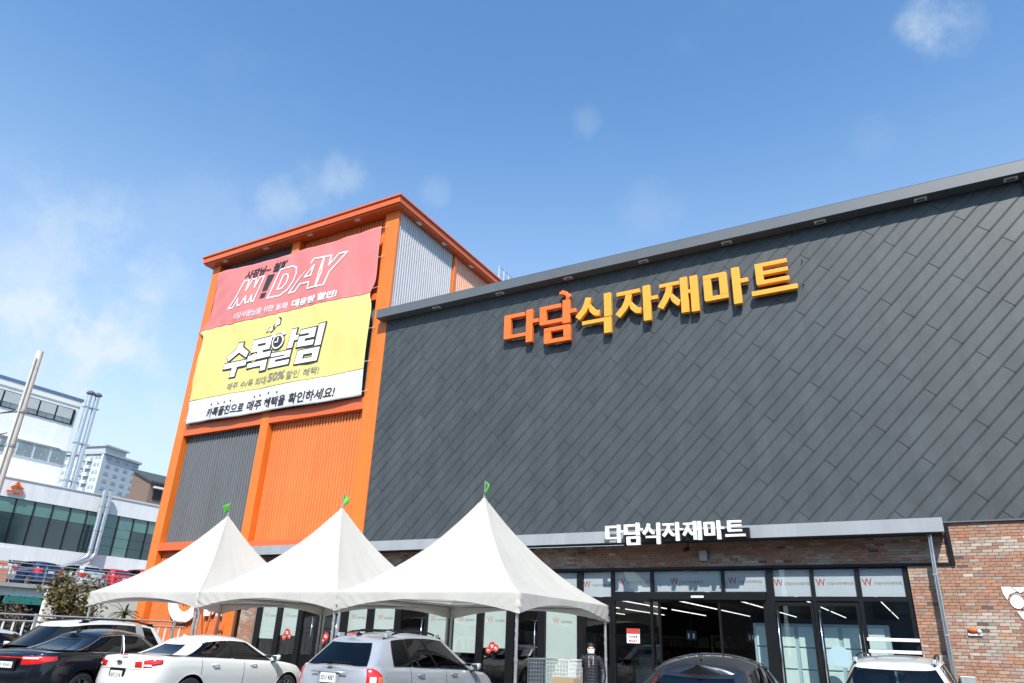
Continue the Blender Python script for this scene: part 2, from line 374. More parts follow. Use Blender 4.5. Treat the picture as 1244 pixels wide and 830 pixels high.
def text2d(body, size=1.0, bold=0.0, shear=0.0, spacing=1.0):
    key = (body, size, bold, shear, spacing)
    if key in _tc: return _tc[key]
    cu = bpy.data.curves.new('lettering', 'FONT'); cu.body = body; cu.size = size; cu.offset = bold; cu.shear = shear; cu.space_character = spacing; cu.resolution_u = 3
    o = bpy.data.objects.new('lettering', cu); COL.objects.link(o)
    dg = bpy.context.evaluated_depsgraph_get(); dg.update()
    me = bpy.data.meshes.new_from_object(o.evaluated_get(dg))
    vs = [tuple(v.co[:2]) for v in me.vertices]; fs = [tuple(p.vertices) for p in me.polygons]
    bpy.data.objects.remove(o); bpy.data.curves.remove(cu); bpy.data.meshes.remove(me)
    _tc[key] = (vs, fs); return vs, fs


def text_fit(body, bold, x0, x1, z0, z1, fn, shear=0.0, pad=0.0):
    """lettering stretched to fill a rectangle; fn maps (x, z) to 3D"""
    vs, fs = text2d(body, 1.0, bold, shear)
    rv, _ = text2d(body, 1.0, 0.0, shear) if pad else (vs, None)
    ax = min(v[0] for v in rv); bx = max(v[0] for v in rv); ay = min(v[1] for v in rv); by = max(v[1] for v in rv)
    mb = MB(); mb.add([fn(x0 + (v[0] - ax) / (bx - ax) * (x1 - x0), z0 + (v[1] - ay) / (by - ay) * (z1 - z0)) for v in vs], fs)
    return mb


def wallfn(y): return lambda x, z: (x, y, z)


def clip_poly(poly, a, b, c):   # keep a*x+b*z<=c
    out = []
    for i in range(len(poly)):
        p, q = poly[i], poly[(i + 1) % len(poly)]; dp = a * p[0] + b * p[1] - c; dq = a * q[0] + b * q[1] - c
        if dp <= 0: out.append(p)
        if (dp < 0 < dq) or (dq < 0 < dp):
            t = dp / (dp - dq); out.append((p[0] + t * (q[0] - p[0]), p[1] + t * (q[1] - p[1])))
    return out


def proj(P):
    d = Vector(P) - Vector((0, 0, 1.55)); zc = d.dot(FW)
    return (622 + 854 * d.dot(RX) / zc, 415 + 854 * d.dot(DN) / zc, zc)


# ------------------------------------------------------------------ ground
g = MB(); g.grid([[(-900 + 150 * i, -300 + 150 * j, 0.0) for j in range(10)] for i in range(10)])
tag(build('ground', g, 'asphalt'), kind='structure')
pv = MB()
for i in range(46):
    for j in range(3):
        x = -22 + i * 0.6; pv.box(x + 0.004, x + 0.596, 17.75 + j * 0.5, 17.75 + j * 0.5 + 0.493, 0.02, 0.12 + random.uniform(-0.002, 0.002))
pav = tag(build('pavement', pv, 'pave'), kind='structure')
kb = MB()
for i in range(28): kb.box(-22 + i, -22 + i + 0.99, 17.55, 17.742, 0.0, 0.13)
tag(build('kerb', kb, 'kerb'), kind='structure')
ml = MB()
for i in range(15): ml.box(-27.6 + i * 2.5 - 0.05, -27.6 + i * 2.5 + 0.05, 6.2, 11.6, 0.0, 0.004)
ml.box(-27.6, 7.5, 11.6, 11.7, 0.0, 0.004)
tag(build('parking_bay_lines', ml, 'line'), kind='structure')

# ------------------------------------------------------------------ main store building
WY = 19.2                      # street face of the hall
store = thing('store_building', 'long supermarket hall clad in dark diagonal metal panels above a brick shopfront', 'building', (-7, WY, 0))
R2 = math.sqrt(0.5)


def cladding(x0, x1, z0, z1):
    b = MB(); b.box(x0, x1, WY + 0.012, WY + 0.4, z0, z1)
    wall = build('cladding_wall', b, 'seam', store)
    PW, PL = 0.3185, 2.86; polys = []
    for k in range(-60, 60):
        v0 = -7.07 + k * PW; v1 = v0 + PW - 0.006
        for n in range(-8, 14):
            u0 = 4.526 + n * PL + (PL / 2 if k % 2 else 0); u1 = u0 + PL - 0.013
            p = [((u + v) * R2, (u - v) * R2) for (u, v) in ((u0, v0), (u1, v0), (u1, v1), (u0, v1))]
            for (a, c_, d) in ((-1, 0, -x0), (1, 0, x1), (0, -1, -z0), (0, 1, z1)):
                if len(p) > 2: p = clip_poly(p, a, c_, d)
            if len(p) < 3: continue
            area = abs(sum(p[i][0] * p[(i + 1) % len(p)][1] - p[(i + 1) % len(p)][0] * p[i][1] for i in range(len(p)))) / 2
            if area < 0.004: continue
            polys.append((area / (Vector((sum(q[0] for q in p) / len(p), WY, sum(q[1] for q in p) / len(p))).length ** 2), p, v0, u0))
    polys.sort(key=lambda t: -t[0]); rest = MB()
    for i, (_, p, v0, u0) in enumerate(polys):
        j0 = random.uniform(-0.0015, 0.0015); j1 = random.uniform(-0.003, 0.003); j2 = random.uniform(-0.0015, 0.0015)
        EW = 0.045; vm = v0 + PW - 0.006 - EW
        def yy(x, z):
            u = (x + z) * R2; v = (x - z) * R2; e = 0.006 * max(0, 1 - (u - u0) / 0.5) ** 2
            yb = -0.003 - 0.014 * (v - v0) / (PW - EW) if v <= vm + 1e-6 else -0.017 + 0.012 * (v - vm) / EW
            return WY + yb - e + j0 + j1 * ((u - u0) / PL - .5)
        def ccw(q):
            return q if sum(q[t][0] * q[(t + 1) % len(q)][1] - q[(t + 1) % len(q)][0] * q[t][1] for t in range(len(q))) > 0 else q[::-1]
        mb = MB() if i < 300 else rest
        for q in (clip_poly(p, R2, -R2, vm), clip_poly(p, -R2, R2, -vm)):
            if len(q) > 2: q = ccw(q); mb.add([(x, yy(x, z), z) for x, z in q], [tuple(range(len(q)))])
        p = ccw(p); n = len(p)
        mb.add([(x, yy(x, z), z) for x, z in p] + [(x, WY + 0.010, z) for x, z in p], [(q, q + n, (q + 1) % n + n, (q + 1) % n) for q in range(n)])
        if i < 300: build('panel', mb, random.choice(('clad', 'clad', 'cladb', 'cladc')), wall)
    if rest.f: tag(build('small_panels', rest, 'clad', wall), kind='stuff')


cladding(-16.6, 3.86, 4.42, 12.86)
t = MB(); t.box(-16.86, 4.7, 18.8, 19.75, 12.845, 13.19); t.box(-16.862, 4.7, 18.797, 18.9, 13.191, 13.2)
build('roof_trim', t, 'trim', store, bevel=0.012)
t = MB(); t.box(-16.4, 4.6, 19.76, 44, 12.5, 12.95); t.box(3.5, 3.84, 19.62, 44, 0, 12.49); t.box(-16.3, 3.84, 43.7, 44, 0, 12.49)
build('roof', t, 'trim', store)
t = MB(); t.box(3.845, 3.93, 19.1, 19.7, 4.42, 12.84); build('corner_flashing', t, 'trimdk', store)
for x in (3.6, 1.58, -0.93, -3.55, -6.16, -8.8, -11.44, -14.15):
    d = MB(); d.box(x - 0.15, x + 0.15, 18.92, 19.07, 12.815, 12.844); o = build('downlight', d, 'white', store, bevel=0.006)
    d = MB(); d.box(x - 0.1, x + 0.1, 18.955, 19.035, 12.811, 12.8145); build('lens', d, 'shelf', o)
# canopy over the shopfront, as three lengths of folded aluminium
cz0, cz1 = 4.12, 4.43
cparts = [(-22.26, -14.9), (-14.895, -7.3), (-7.295, 0.57)]
for a, b_ in cparts:
    c = MB(); c.box(a, b_, 18.6, 18.64, cz0, cz1); c.box(a, b_, 18.642, 19.19, cz1 - 0.06, cz1 - 0.012)
    build('canopy_fascia', c, 'alu', store, bevel=0.004)
c = MB(); c.box(-22.26, 0.565, 18.642, 19.24, cz0 + 0.02, cz0 + 0.06); build('canopy_soffit', c, 'trimdk', store)
c = MB(); c.box(0.53, 0.57, 18.642, 19.19, cz0, cz1 - 0.062); build('canopy_end', c, 'alu', store)
c = MB(); c.box(0.575, 3.9, 19.13, 19.22, 4.385, 4.418); build('drip_flashing', c, 'trim', store)
c = MB(); c.box(0.6, 0.67, 19.14, 19.3, 3.46, 4.38); c.box(-22.0, 0.598, 19.16, 19.3, 3.455, 3.52); build('lintel_channel', c, 'frame', store)

# bricks ------------------------------------------------------
PAL = [((0.33, 0.165, 0.115), 20), ((0.36, 0.19, 0.13), 18), ((0.40, 0.20, 0.115), 14), ((0.32, 0.195, 0.155), 14), ((0.37, 0.26, 0.21), 13), ((0.41, 0.32, 0.27), 11),
       ((0.47, 0.40, 0.345), 4), ((0.54, 0.48, 0.42), 1.5), ((0.30, 0.245, 0.215), 5), ((0.10, 0.09, 0.088), 3.5), ((0.37, 0.32, 0.285), 7)]


def brick_col(x=0, z=0):
    nz = mnoise.noise(Vector((x * .55, z * 2.2, 4.2)))
    if random.random() < 0.66:
        base = (0.36, 0.20, 0.132) if nz < .05 else ((0.40, 0.28, 0.215) if nz < .3 else (0.44, 0.35, 0.285)); k = random.uniform(.85, 1.12); return tuple(v * k * random.uniform(.95, 1.05) for v in base)
    r = random.uniform(0, sum(w for _, w in PAL))
    for c_, w in PAL:
        r -= w
        if r <= 0: break
    k = random.uniform(0.86, 1.14)
    return (min(0.8, c_[0] * k * .98), c_[1] * k * .95, c_[2] * k * .90)


def brick_course_list(x0, x1, z0, z1, y):
    out = []; row = 0; z = z0
    while z < z1 - 0.02:
        zt = min(z + 0.058, z1); x = x0 - (0.1 if row % 2 else 0) - random.choice((0, 0.03, 0.05))
        while x < x1:
            a, b_ = max(x, x0), min(x + 0.192, x1)
            if b_ - a > 0.02: out.append((a, b_, z, zt, y))
            x += 0.2015
        z += 0.067; row += 1
    return out


walls = [(-0.29, 0.595, 0.0, 3.45, WY), (0.60, 3.84, 0.0, 3.455, WY), (0.675, 3.84, 3.46, 4.38, WY), (-22.2, 0.595, 3.525, 4.135, WY + 0.06), (-21.95, -21.22, 0.0, 3.45, WY)]
mo = MB()
for (a, b_, c_, d, y) in walls: mo.box(a, b_, y + 0.010, y + 0.3, c_ if c_ else 0.01, d)
bw = build('brick_wall', mo, 'mortar', store)
allb = []
for w in walls: allb += brick_course_list(*w)
def bscore(b_):
    px, py, zc = proj(((b_[0] + b_[1]) / 2, b_[4], (b_[2] + b_[3]) / 2))
    vis = -20 < px < 1230 and 0 < py < 826
    lit = b_[0] > 0.0 or (b_[0] > -0.3 and b_[2] < 3.4)
    return (0 if vis and lit and (b_[1] - b_[0]) > 0.15 else 1, zc)
allb.sort(key=bscore); rest = MB(); shared = None; BL = {}
for i, (a, b_, c_, d, y) in enumerate(allb):
    pr = random.uniform(0.0, 0.006); col = brick_col(a, c_)
    if i < 300:
        key = (round(b_ - a, 3), round(d - c_, 3))
        if key not in BL:
            w_, h_ = key; mm = MB(); mm.box(-w_ / 2, w_ / 2, -0.012, 0.012, -h_ / 2, h_ / 2)
            mm.f = [f for f in mm.f if f != (3, 7, 6, 2)]
            me = bpy.data.meshes.new('brick'); me.from_pydata(mm.v, [], mm.f); me.materials.append(MT['brickobj']); BL[key] = me
        o = bpy.data.objects.new('brick', BL[key]); COL.objects.link(o); o.parent = bw; o.color = (*col, 1)
        o.location = WM[store.name].inverted() @ Vector(((a + b_) / 2, y - pr + 0.004, (c_ + d) / 2))
    else: rest.box(a, b_, y - 0.006 - pr, y + 0.011, c_, d, col)
tag(build('far_bricks', rest, 'brick', bw), kind='stuff')

# shopfront ---------------------------------------------------
FY0, FY1, GY = 19.24, 19.36, 19.30
def vframe(x0, x1, z0, z1, y0=FY0): b = MB(); b.box(x0, x1, y0, FY1, z0, z1); build('mullion', b, 'frame', store, bevel=0.004)
def hframe(x0, x1, z0, z1, y0=FY0 + 0.003): b = MB(); b.box(x0, x1, y0, FY1 - 0.003, z0, z1); build('transom_bar', b, 'frame', store)
def pane(x0, x1, z0, z1, film=None, fz=None, name='window', logo=True, lz=None, lw=0.62):
    b = MB(); b.box(x0, x1, GY - 0.008, GY + 0.004, z0, z1); w = build(name, b, 'glass', store)
    if film:
        b = MB(); b.box(x0 + 0.01, x1 - 0.01, GY + 0.012, GY + 0.015, fz if fz else z0 + 0.01, z1 - 0.01); fo = build('film', b, film, w)
        if logo:
            cx = (x0 + x1) / 2 - lw * 0.08; zc = lz if lz else (z0 + z1) / 2
            tt = text_fit('W', 0.012, cx - lw / 2, cx - lw / 2 + 0.22, zc - 0.075, zc + 0.095, wallfn(GY + 0.0105), shear=-0.1); build('logo_print', tt, 'orprint' if film == 'film' else 'logored', w)
            tt = text_fit('다담식자재마트', 0.02, cx - lw / 2 + 0.26, cx + lw / 2 + 0.1, zc - 0.055, zc + 0.02, wallfn(GY + 0.0105)); build('name_print', tt, 'greyprint', w)
    return w
HZ = 3.44
hframe(-21.18, -0.31, HZ, 3.452, 19.235)
TR = [(-8.44, -7.59, 2.77), (-7.5, -6.46, 2.9), (-6.38, -4.57, 2.9), (-4.5, -3.46, 2.9), (-3.3, -2.42, 2.79), (-2.35, -1.42, 2.79), (-1.33, -0.40, 2.79)]
for (a, b_, z) in TR: pane(a, b_, z, HZ - 0.01, 'filmb', lw=0.75 if b_ - a < 1.2 else 0.8)
for (a, b_) in ((-0.395, -0.31), (-1.42, -1.33), (-2.42, -2.35), (-3.46, -3.3), (-8.62, -8.44), (-7.59, -7.5)): vframe(a, b_, 0.12, HZ)
for (a, b_) in ((-4.57, -4.5), (-6.46, -6.38)): vframe(a, b_, 2.9, HZ)
hframe(-3.3, -0.395, 2.69, 2.79); hframe(-8.44, -7.59, 2.67, 2.77); hframe(-7.5, -3.46, 2.67, 2.9)
# automatic sliding entrance: header, fixed lights, leaves, open gap
b = MB(); b.box(-6.5, -3.5, 19.16, 19.239, 2.70, 2.88); o = build('door_operator', b, 'frame', store, bevel=0.01)
b = MB(); b.box(-5.35, -5.02, 19.12, 19.158, 2.745, 2.80); build('sensor', b, 'white', o, bevel=0.01)
for (a, b_) in ((-6.50, -6.44), (-6.28, -6.23), (-4.70, -4.65), (-3.59, -3.46)): vframe(a, b_, 0.12, 2.67)
pane(-7.5, -6.5, 0.14, 2.66, None); pane(-6.44, -6.28, 0.14, 2.66, None, name='sliding_door'); pane(-4.65, -3.59, 0.14, 2.66, None, name='sliding_door')
# swing doors on the right
def swing_door(x0, x1, handle):
    b = MB(); y0, y1 = 19.25, 19.34
    b.box(x0, x0 + 0.07, y0, y1, 0.13, 2.66); b.box(x1 - 0.07, x1, y0, y1, 0.13, 2.66); b.box(x0 + 0.071, x1 - 0.071, y0 + .002, y1, 2.58, 2.66); b.box(x0 + 0.071, x1 - 0.071, y0 + .002, y1, 0.13, 0.35)
    d = build('door', b, 'frame', store)
    b = MB(); b.box(x0 + 0.07, x1 - 0.07, GY - 0.006, GY + 0.006, 0.35, 2.58); build('pane', b, 'glass', d)
    if handle:
        hx = x0 + 0.035 if handle < 0 else x1 - 0.035
        b = MB(); b.tube([(hx, 19.19, 0.5), (hx, 19.19, 2.5)], 0.017, 8)
        for z in (0.62, 1.75, 2.4): b.tube([(hx, 19.19, z), (hx, 19.25, z)], 0.013, 6)
        build('handle', b, 'chrome', d, smooth=True)
swing_door(-3.3, -2.43, -1); swing_door(-2.345, -1.43, -1); swing_door(-8.435, -7.6, 0)
pane(-1.33, -0.40, 0.14, 2.69, None)
for z in (1.625, 1.875):
    b = MB(); b.box(-1.36, -0.30, 19.17, 19.21, z - 0.035, z + 0.035)
    for x in (-1.3, -0.34): b.box(x - 0.015, x + 0.015, 19.212, 19.238, z - 0.02, z + 0.02)
    build('guard_bar', b, 'white', store, bevel=0.008)
# long glazed run behind the tents
LW = [(-20.96, -20.19, 'film', 1.36), (-19.95, -19.17, 'film', 1.48), (-18.94, -18.33, None, 0), (-18.1, -17.24, None, 0), (-16.93, -16.11, 'film', 1.2), (-15.84, -14.97, 'film', 1.2),
      (-14.72, -13.78, None, 0), (-13.70, -12.97, 'film', 1.2), (-12.74, -11.90, 'film', 1.2), (-11.66, -10.88, 'film', 1.36), (-10.62, -9.84, None, 0), (-9.61, -8.62, 'film', 0.3)]
edges = [-21.2]
for (a, b_, f, fz) in LW:
    if f: pane(a, b_, 0.14, 2.68, f, fz, lz=2.12, lw=0.5)
    else:
        pane(a, b_, 0.5, 2.68, None)
        bb = MB(); bb.tube([(b_ - 0.06, 19.18, 0.9), (b_ - 0.06, 19.18, 2.1)], 0.016, 8)
        for z in (0.95, 2.05): bb.tube([(b_ - 0.06, 19.18, z), (b_ - 0.06, 19.29, z)], 0.012, 6)
        build('handle', bb, 'chrome', store, smooth=True)
    pane(a, b_, 2.79, HZ - 0.01, 'filmb', lw=0.6)
    vframe(edges[-1], a, 0.12, HZ); edges.append(b_)
hframe(-20.96, -8.62, 2.68, 2.79, FY0 + 0.004); hframe(-20.96, -8.62, 0.12, 0.139, FY0 + 0.004)
for a, b_, f, fz in LW:
    if not f: hframe(a, b_, 0.14, 0.5, FY0 + 0.02)
# stickers on the glass
def sticker(pts, fn_y=19.285):
    cx_ = sum(p[0] for p in pts) / len(pts); cz_ = sum(p[1] for p in pts) / len(pts); pts = [(cx_ + (x - cx_) * .75, cz_ + (z - cz_) * .75, r * .72) for x, z, r in pts]
    b = MB()
    for i, (x, z, r) in enumerate(pts): b.add([(x + r * math.cos(2 * math.pi * k / 20), fn_y - 0.0012 * i, z + r * math.sin(2 * math.pi * k / 20)) for k in range(20)], [tuple(range(20))])
    o = build('sticker', b, 'redball', store)
    for i, (x, z, r) in enumerate(pts):
        tt = text_fit('%' if i else '1+1', 0.02, x - r * .5, x + r * .5, z - r * .35, z + r * .35, wallfn(fn_y - 0.0012 * i - 0.001)); build('print', tt, 'acryl', o)
sticker([(-19.75, 1.42, 0.15), (-19.6, 1.6, 0.19), (-19.42, 1.45, 0.12)]); sticker([(-17.95, 1.35, 0.15), (-17.78, 1.52, 0.18)]); sticker([(-11.5, 1.28, 0.13), (-11.33, 1.42, 0.17), (-11.17, 1.36, 0.14)])
b = MB(); b.box(-7.18, -6.82, 19.27, 19.284, 1.62, 1.98); o = build('notice', b, 'acryl', store)
b = MB(); b.box(-7.18, -6.82, 19.266, 19.269, 1.85, 1.98); build('notice_header', b, 'redball', o)
for i, s_ in enumerate(('반려동물', '출입금지')): build('print', text_fit(s_, 0.02, -7.12, -6.88, 1.75 - i * 0.1, 1.81 - i * 0.1, wallfn(19.2655)), 'redball', o)
b = MB()
for i, (x, z, r) in enumerate(((-2.2, 1.42, 0.14), (-2.0, 1.5, 0.22), (-1.9, 1.38, 0.12))): b.add([(x + r * math.cos(2 * math.pi * k / 24), 19.283 - 0.001 * i, z + r * math.sin(2 * math.pi * k / 24)) for k in range(24)], [tuple(range(24))])
build('cloud_sticker', b, 'fridgeF', store)

# shop interior -----------------------------------------------
b = MB(); b.box(-22, 3.4, 19.5, 43, 0.02, 0.1); build('shop_floor', b, 'floor', store)
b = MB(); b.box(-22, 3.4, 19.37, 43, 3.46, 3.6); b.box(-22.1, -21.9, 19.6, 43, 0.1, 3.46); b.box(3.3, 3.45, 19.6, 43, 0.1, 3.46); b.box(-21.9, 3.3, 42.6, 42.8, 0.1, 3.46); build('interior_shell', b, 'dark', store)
for i in range(8):
    x = -15.5 + i * 2.35
    for j in range(3):
        b = MB(); b.box(x - 0.007, x + 0.007, 21.2 + j * 7, 27.4 + j * 7, 3.2, 3.24); build('strip_light', b, 'led', store)
for i in range(7):
    x = -19.0 + i * 2.6; b = MB(); gd = MB()
    b.box(x - 0.03, x + 0.03, 23.5, 38, 0.1, 1.95)
    for z in (0.25, 0.7, 1.15, 1.6):
        b.box(x - 0.45, x - 0.031, 23.5, 38, z - 0.02, z); b.box(x + 0.031, x + 0.45, 23.5, 38, z - 0.02, z)
        for k in range(36):
            for sx in (-1, 1):
                c_ = random.choice(((0.12, 0.02, 0.012), (0.14, 0.10, 0.02), (0.03, 0.05, 0.1), (0.14, 0.14, 0.13), (0.03, 0.08, 0.03), (0.1, 0.05, 0.02)))
                h = random.uniform(0.15, 0.33); gd.box(x + sx * 0.1, x + sx * 0.42, 23.5 + k * 0.4, 23.5 + k * 0.4 + random.uniform(0.2, 0.36), z + 0.001, z + h, c_)
    o = build('aisle_shelf', b, 'shelf', store); tag(build('goods', gd, 'goods', o), kind='stuff')
b = MB(); b.box(-4.0, -0.9, 19.85, 20.5, 0.1, 2.2); fr = build('display_cooler', b, 'fridgeF', store, bevel=0.02)
for i in range(3):
    for j in range(4):
        b = MB(); b.box(-3.93 + i * 1.0, -3.02 + i * 1.0, 19.82, 19.848, 0.2 + j * 0.49, 0.655 + j * 0.49); build('panel', b, 'fridge', fr, bevel=0.008)
for x in (-5.9, -4.25):
    b = MB(); b.box(x - 0.14, x + 0.14, 20.9, 20.93, 1.76, 2.0); b.tube([(x, 20.915, 2.0), (x, 20.915, 3.4)], 0.008, 5); o = build('counter_sign', b, 'bluesign', store)
    build('print', text_fit('10' if x > -5 else '11', 0.03, x - 0.09, x + 0.09, 1.8, 1.93, wallfn(20.897)), 'acryl', o)
for x in (-7.6, -5.6):
    b = MB(); b.box(x, x + 0.7, 21.0, 23.0, 0.1, 0.95); b.box(x + 0.1, x + 0.5, 21.1, 21.5, 0.95, 1.35); build('checkout_counter', b, 'shelf', store, bevel=0.02)
# windows' neighbours on the band: flood light and camera
d = thing('floodlight', 'small pale floodlight box on the brick band under the white lettering', 'light', (-4.95, 19.2, 3.75))
b = MB(); b.box(-5.06, -4.86, 19.12, 19.2, 3.66, 3.92); build('housing', b, 'concrete', d, bevel=0.012)
b = MB(); b.box(-5.0, -4.92, 19.2, 19.26, 3.74, 3.82); build('bracket', b, 'frame', d)
d = thing('security_camera', 'black dome security camera hanging below the canopy beside the floodlight', 'camera', (-5.3, 19.0, 3.9))
b = MB(); b.tube([(-5.3, 18.98, 3.96), (-5.32, 18.75, 3.9)], [0.05, 0.055], 10); b.sphere((-5.32, 18.73, 3.9), 0.056); build('body', b, 'black', d, smooth=True)
b = MB(); b.tube([(-5.3, 19.0, 4.13), (-5.3, 19.0, 3.97)], 0.016, 6); build('bracket', b, 'black', d)

# drainpipe, meter box, orange fitting, mural
d = thing('drainpipe', 'stainless drainpipe running down the brick wall from the canopy end', 'pipe', (0.25, 19.0, 0))
b = MB(); b.tube([(0.27, 18.98, 4.12), (0.25, 18.98, 3.5), (0.22, 18.98, 0.05)], 0.05, 12); build('pipe', b, 'stainless', d, smooth=True, auto=40)
for z in (3.25, 2.0, 0.8):
    b = MB(); b.lathe([(0.053, -0.02), (0.06, -0.02), (0.06, 0.02), (0.053, 0.02)], (0.235, 18.98, z)); b.box(0.22, 0.25, 19.03, 19.19, z - 0.012, z + 0.012); build('clamp', b, 'steel', d)
d = thing('meter_box', 'small grey electrical box mounted low on the brick wall beside the drainpipe', 'box', (0.5, 19.2, 1.0))
b = MB(); b.box(0.33, 0.62, 19.05, 19.19, 0.85, 1.2); build('housing', b, 'steel', d, bevel=0.012); b = MB(); b.box(0.35, 0.6, 19.04, 19.049, 0.88, 1.17); build('door', b, 'rail', d)
b = MB(); b.tube([(0.48, 19.12, 0.85), (0.48, 19.12, 0.02)], 0.02, 8); build('conduit', b, 'rail', d)
d = thing('fire_bell', 'orange warning lamp fitting on the brick wall right of the drainpipe', 'alarm', (0.78, 19.2, 2.1))
b = MB(); b.box(0.64, 0.9, 19.15, 19.19, 2.0, 2.05); build('base', b, 'white', d, bevel=0.01)
b = MB(); b.sphere((0.75, 19.15, 2.11), 0.085, 14, 8, (1.2, 0.6, 0.7)); build('dome', b, 'safety', d, smooth=True)
b = MB(); b.sphere((0.86, 19.14, 2.09), 0.045, 10, 6); build('lens', b, 'lampclear', d, smooth=True)
d = thing('wall_mural', 'white painted flower shape on the brick wall at the right edge', 'mural', (2.2, 19.19, 2.4))
def ell(cx, cz, rx, rz, rot=0, a0=0, a1=360, n=26):
    out = []
    for k in range(n):
        a = math.radians(a0 + (a1 - a0) * k / (n - 1 if a1 - a0 < 360 else n)); x, z = rx * math.cos(a), rz * math.sin(a); c_, s_ = math.cos(rot), math.sin(rot)
        out.append((cx + c_ * x - s_ * z, cz + s_ * x + c_ * z))
    return out
muls = [ell(1.66, 2.69, 0.125, 0.135), ell(2.02, 2.82, 0.125, 0.14), [(1.43, 3.0), (1.60, 3.0), (1.69, 2.9), (1.55, 2.84), (1.49, 2.73), (1.44, 2.86)], [(1.63, 2.99), (1.88, 2.99), (1.81, 2.9), (1.75, 2.87), (1.69, 2.92)],
        [(1.62, 2.50), (1.72, 2.50), (1.82, 2.56), (1.90, 2.66), (2.05, 2.64), (2.2, 2.5), (2.2, 2.32), (1.75, 2.30), (1.68, 2.36)], [(1.71, 2.24), (2.2, 2.22), (2.2, 2.13), (1.71, 2.14)], ell(2.0, 2.0, 0.16, 0.1), ell(1.85, 1.86, 0.1, 0.08), [(1.95, 3.05), (2.3, 3.05), (2.25, 2.93), (2.05, 2.99)]]
for p in muls:
    b = MB(); b.prism(p, 19.172, 19.18); build('petal', b, 'muralw', d)

# ------------------------------------------------------------------ sign lettering
def stroke(pts, w, taper=None):
    """a flat band of width w along pts, as polygons"""
    L_, R_ = [], []
    for i, p in enumerate(pts):
        a = pts[max(i - 1, 0)]; c_ = pts[min(i + 1, len(pts) - 1)]; dx, dz = c_[0] - a[0], c_[1] - a[1]; l = math.hypot(dx, dz); nx, nz = -dz / l, dx / l
        ww = (w if not taper else w * taper[i]) / 2; L_.append((p[0] + nx * ww, p[1] + nz * ww)); R_.append((p[0] - nx * ww, p[1] - nz * ww))
    return L_ + R_[::-1]
def rect(x0, x1, z0, z1): return [(x0, z0), (x1, z0), (x1, z1), (x0, z1)]
def cshape(x0, x1, z0, z1, sw, h1, h0): return [(x0 + 0.03, z0), (x1, z0), (x1, z0 + h0), (x0 + sw, z0 + h0), (x0 + sw, z1 - h1), (x1 - 0.06, z1 - h1), (x1 - 0.06, z1), (x0, z1), (x0, z0 + 0.05)]
def vtick(x0, x1, z0, z1, tx, tz0, tz1): return [(x0, z0), (x1, z0), (x1, tz0), (tx, tz0), (tx, tz1), (x1, tz1), (x1, z1), (x0, z1)]
def ring4(x0, x1, z0, z1, w, h):   # a closed square as two pieces with butted ends
    return [[(x0 + 0.04, z0), (x1, z0), (x1, z0 + h), (x0 + w, z0 + h), (x0 + w, z1 - h), (x0, z1 - h), (x0, z0 + 0.05)], [(x0, z1 - h + .001), (x1 - w, z1 - h + .001), (x1 - w, z0 + h + .001), (x1, z0 + h + .001), (x1, z1 - 0.04), (x1 - 0.04, z1), (x0, z1)]]
def legs(xc, zt, xl, xr, zb, w):   # the two sweeping legs of a hangul s or j
    a = stroke([(xc, zt), (xc - 0.05, zt - 0.22), (xc - 0.16, zt - 0.44), (xl + 0.06, zb + 0.06)], w, (0.95, 1, 1, 1))
    c_ = stroke([(xc + 0.03, zt - 0.28), (xc + 0.12, zt - 0.47), (xc + 0.24, zt - 0.60), (xr - 0.03, zb + 0.12)], w * 0.92, (0.5, 0.95, 1, 1))
    return [a, c_]
GLY = {
 '다': [cshape(-11.2, -10.345, 10.99, 11.89, 0.27, 0.15, 0.13), vtick(-10.34, -10.10, 10.74, 11.945, -9.87, 11.41, 11.55)],
 '담': [cshape(-9.83, -8.99, 11.25, 11.93, 0.25, 0.15, 0.14), vtick(-8.985, -8.72, 11.17, 12.02, -8.50, 11.50, 11.65)] + ring4(-9.66, -8.70, 10.55, 11.12, 0.25, 0.15),
 '식': legs(-8.06, 11.93, -8.51, -7.65, 11.19, 0.22) + [rect(-7.525, -7.28, 11.13, 11.96), [(-8.29, 10.975), (-7.54, 10.975), (-7.54, 10.56), (-7.29, 10.56), (-7.29, 11.11), (-8.29, 11.11)]],
 '자': [rect(-7.09, -6.32, 11.745, 11.885)] + legs(-6.68, 11.744, -7.13, -6.27, 11.0, 0.22) + [vtick(-6.23, -5.985, 10.73, 11.94, -5.75, 11.40, 11.53)],
 '재': [rect(-5.69, -5.055, 11.74, 11.865)] + legs(-5.37, 11.739, -5.75, -5.05, 11.0, 0.21) + [[(-5.045, 10.765), (-4.815, 10.765), (-4.815, 11.38), (-4.741, 11.38), (-4.741, 11.50), (-4.815, 11.50), (-4.815, 11.955), (-5.045, 11.955)], rect(-4.74, -4.505, 10.74, 11.94)],
 '마': ring4(-4.34, -3.64, 10.985, 11.855, 0.235, 0.145) + [vtick(-3.505, -3.27, 10.735, 11.925, -3.05, 11.38, 11.52)],
 '트': [[(-2.80, 11.19), (-1.935, 11.19), (-1.935, 11.325), (-2.615, 11.325), (-2.615, 11.485), (-1.94, 11.485), (-1.94, 11.62), (-2.615, 11.62), (-2.615, 11.75), (-1.94, 11.75), (-1.94, 11.885), (-2.83, 11.885), (-2.83, 11.24)], rect(-2.99, -1.745, 10.875, 11.03)],
}
LEAF = stroke([(-8.84, 12.03), (-8.80, 12.15), (-8.86, 12.26), (-9.0, 12.33), (-9.11, 12.30)], 0.13, (0.5, 0.75, 1.1, 1.2, 0.5))
LEAF2 = stroke([(-8.78, 12.05), (-8.73, 12.14), (-8.74, 12.22)], 0.09, (0.5, 1, 0.6))
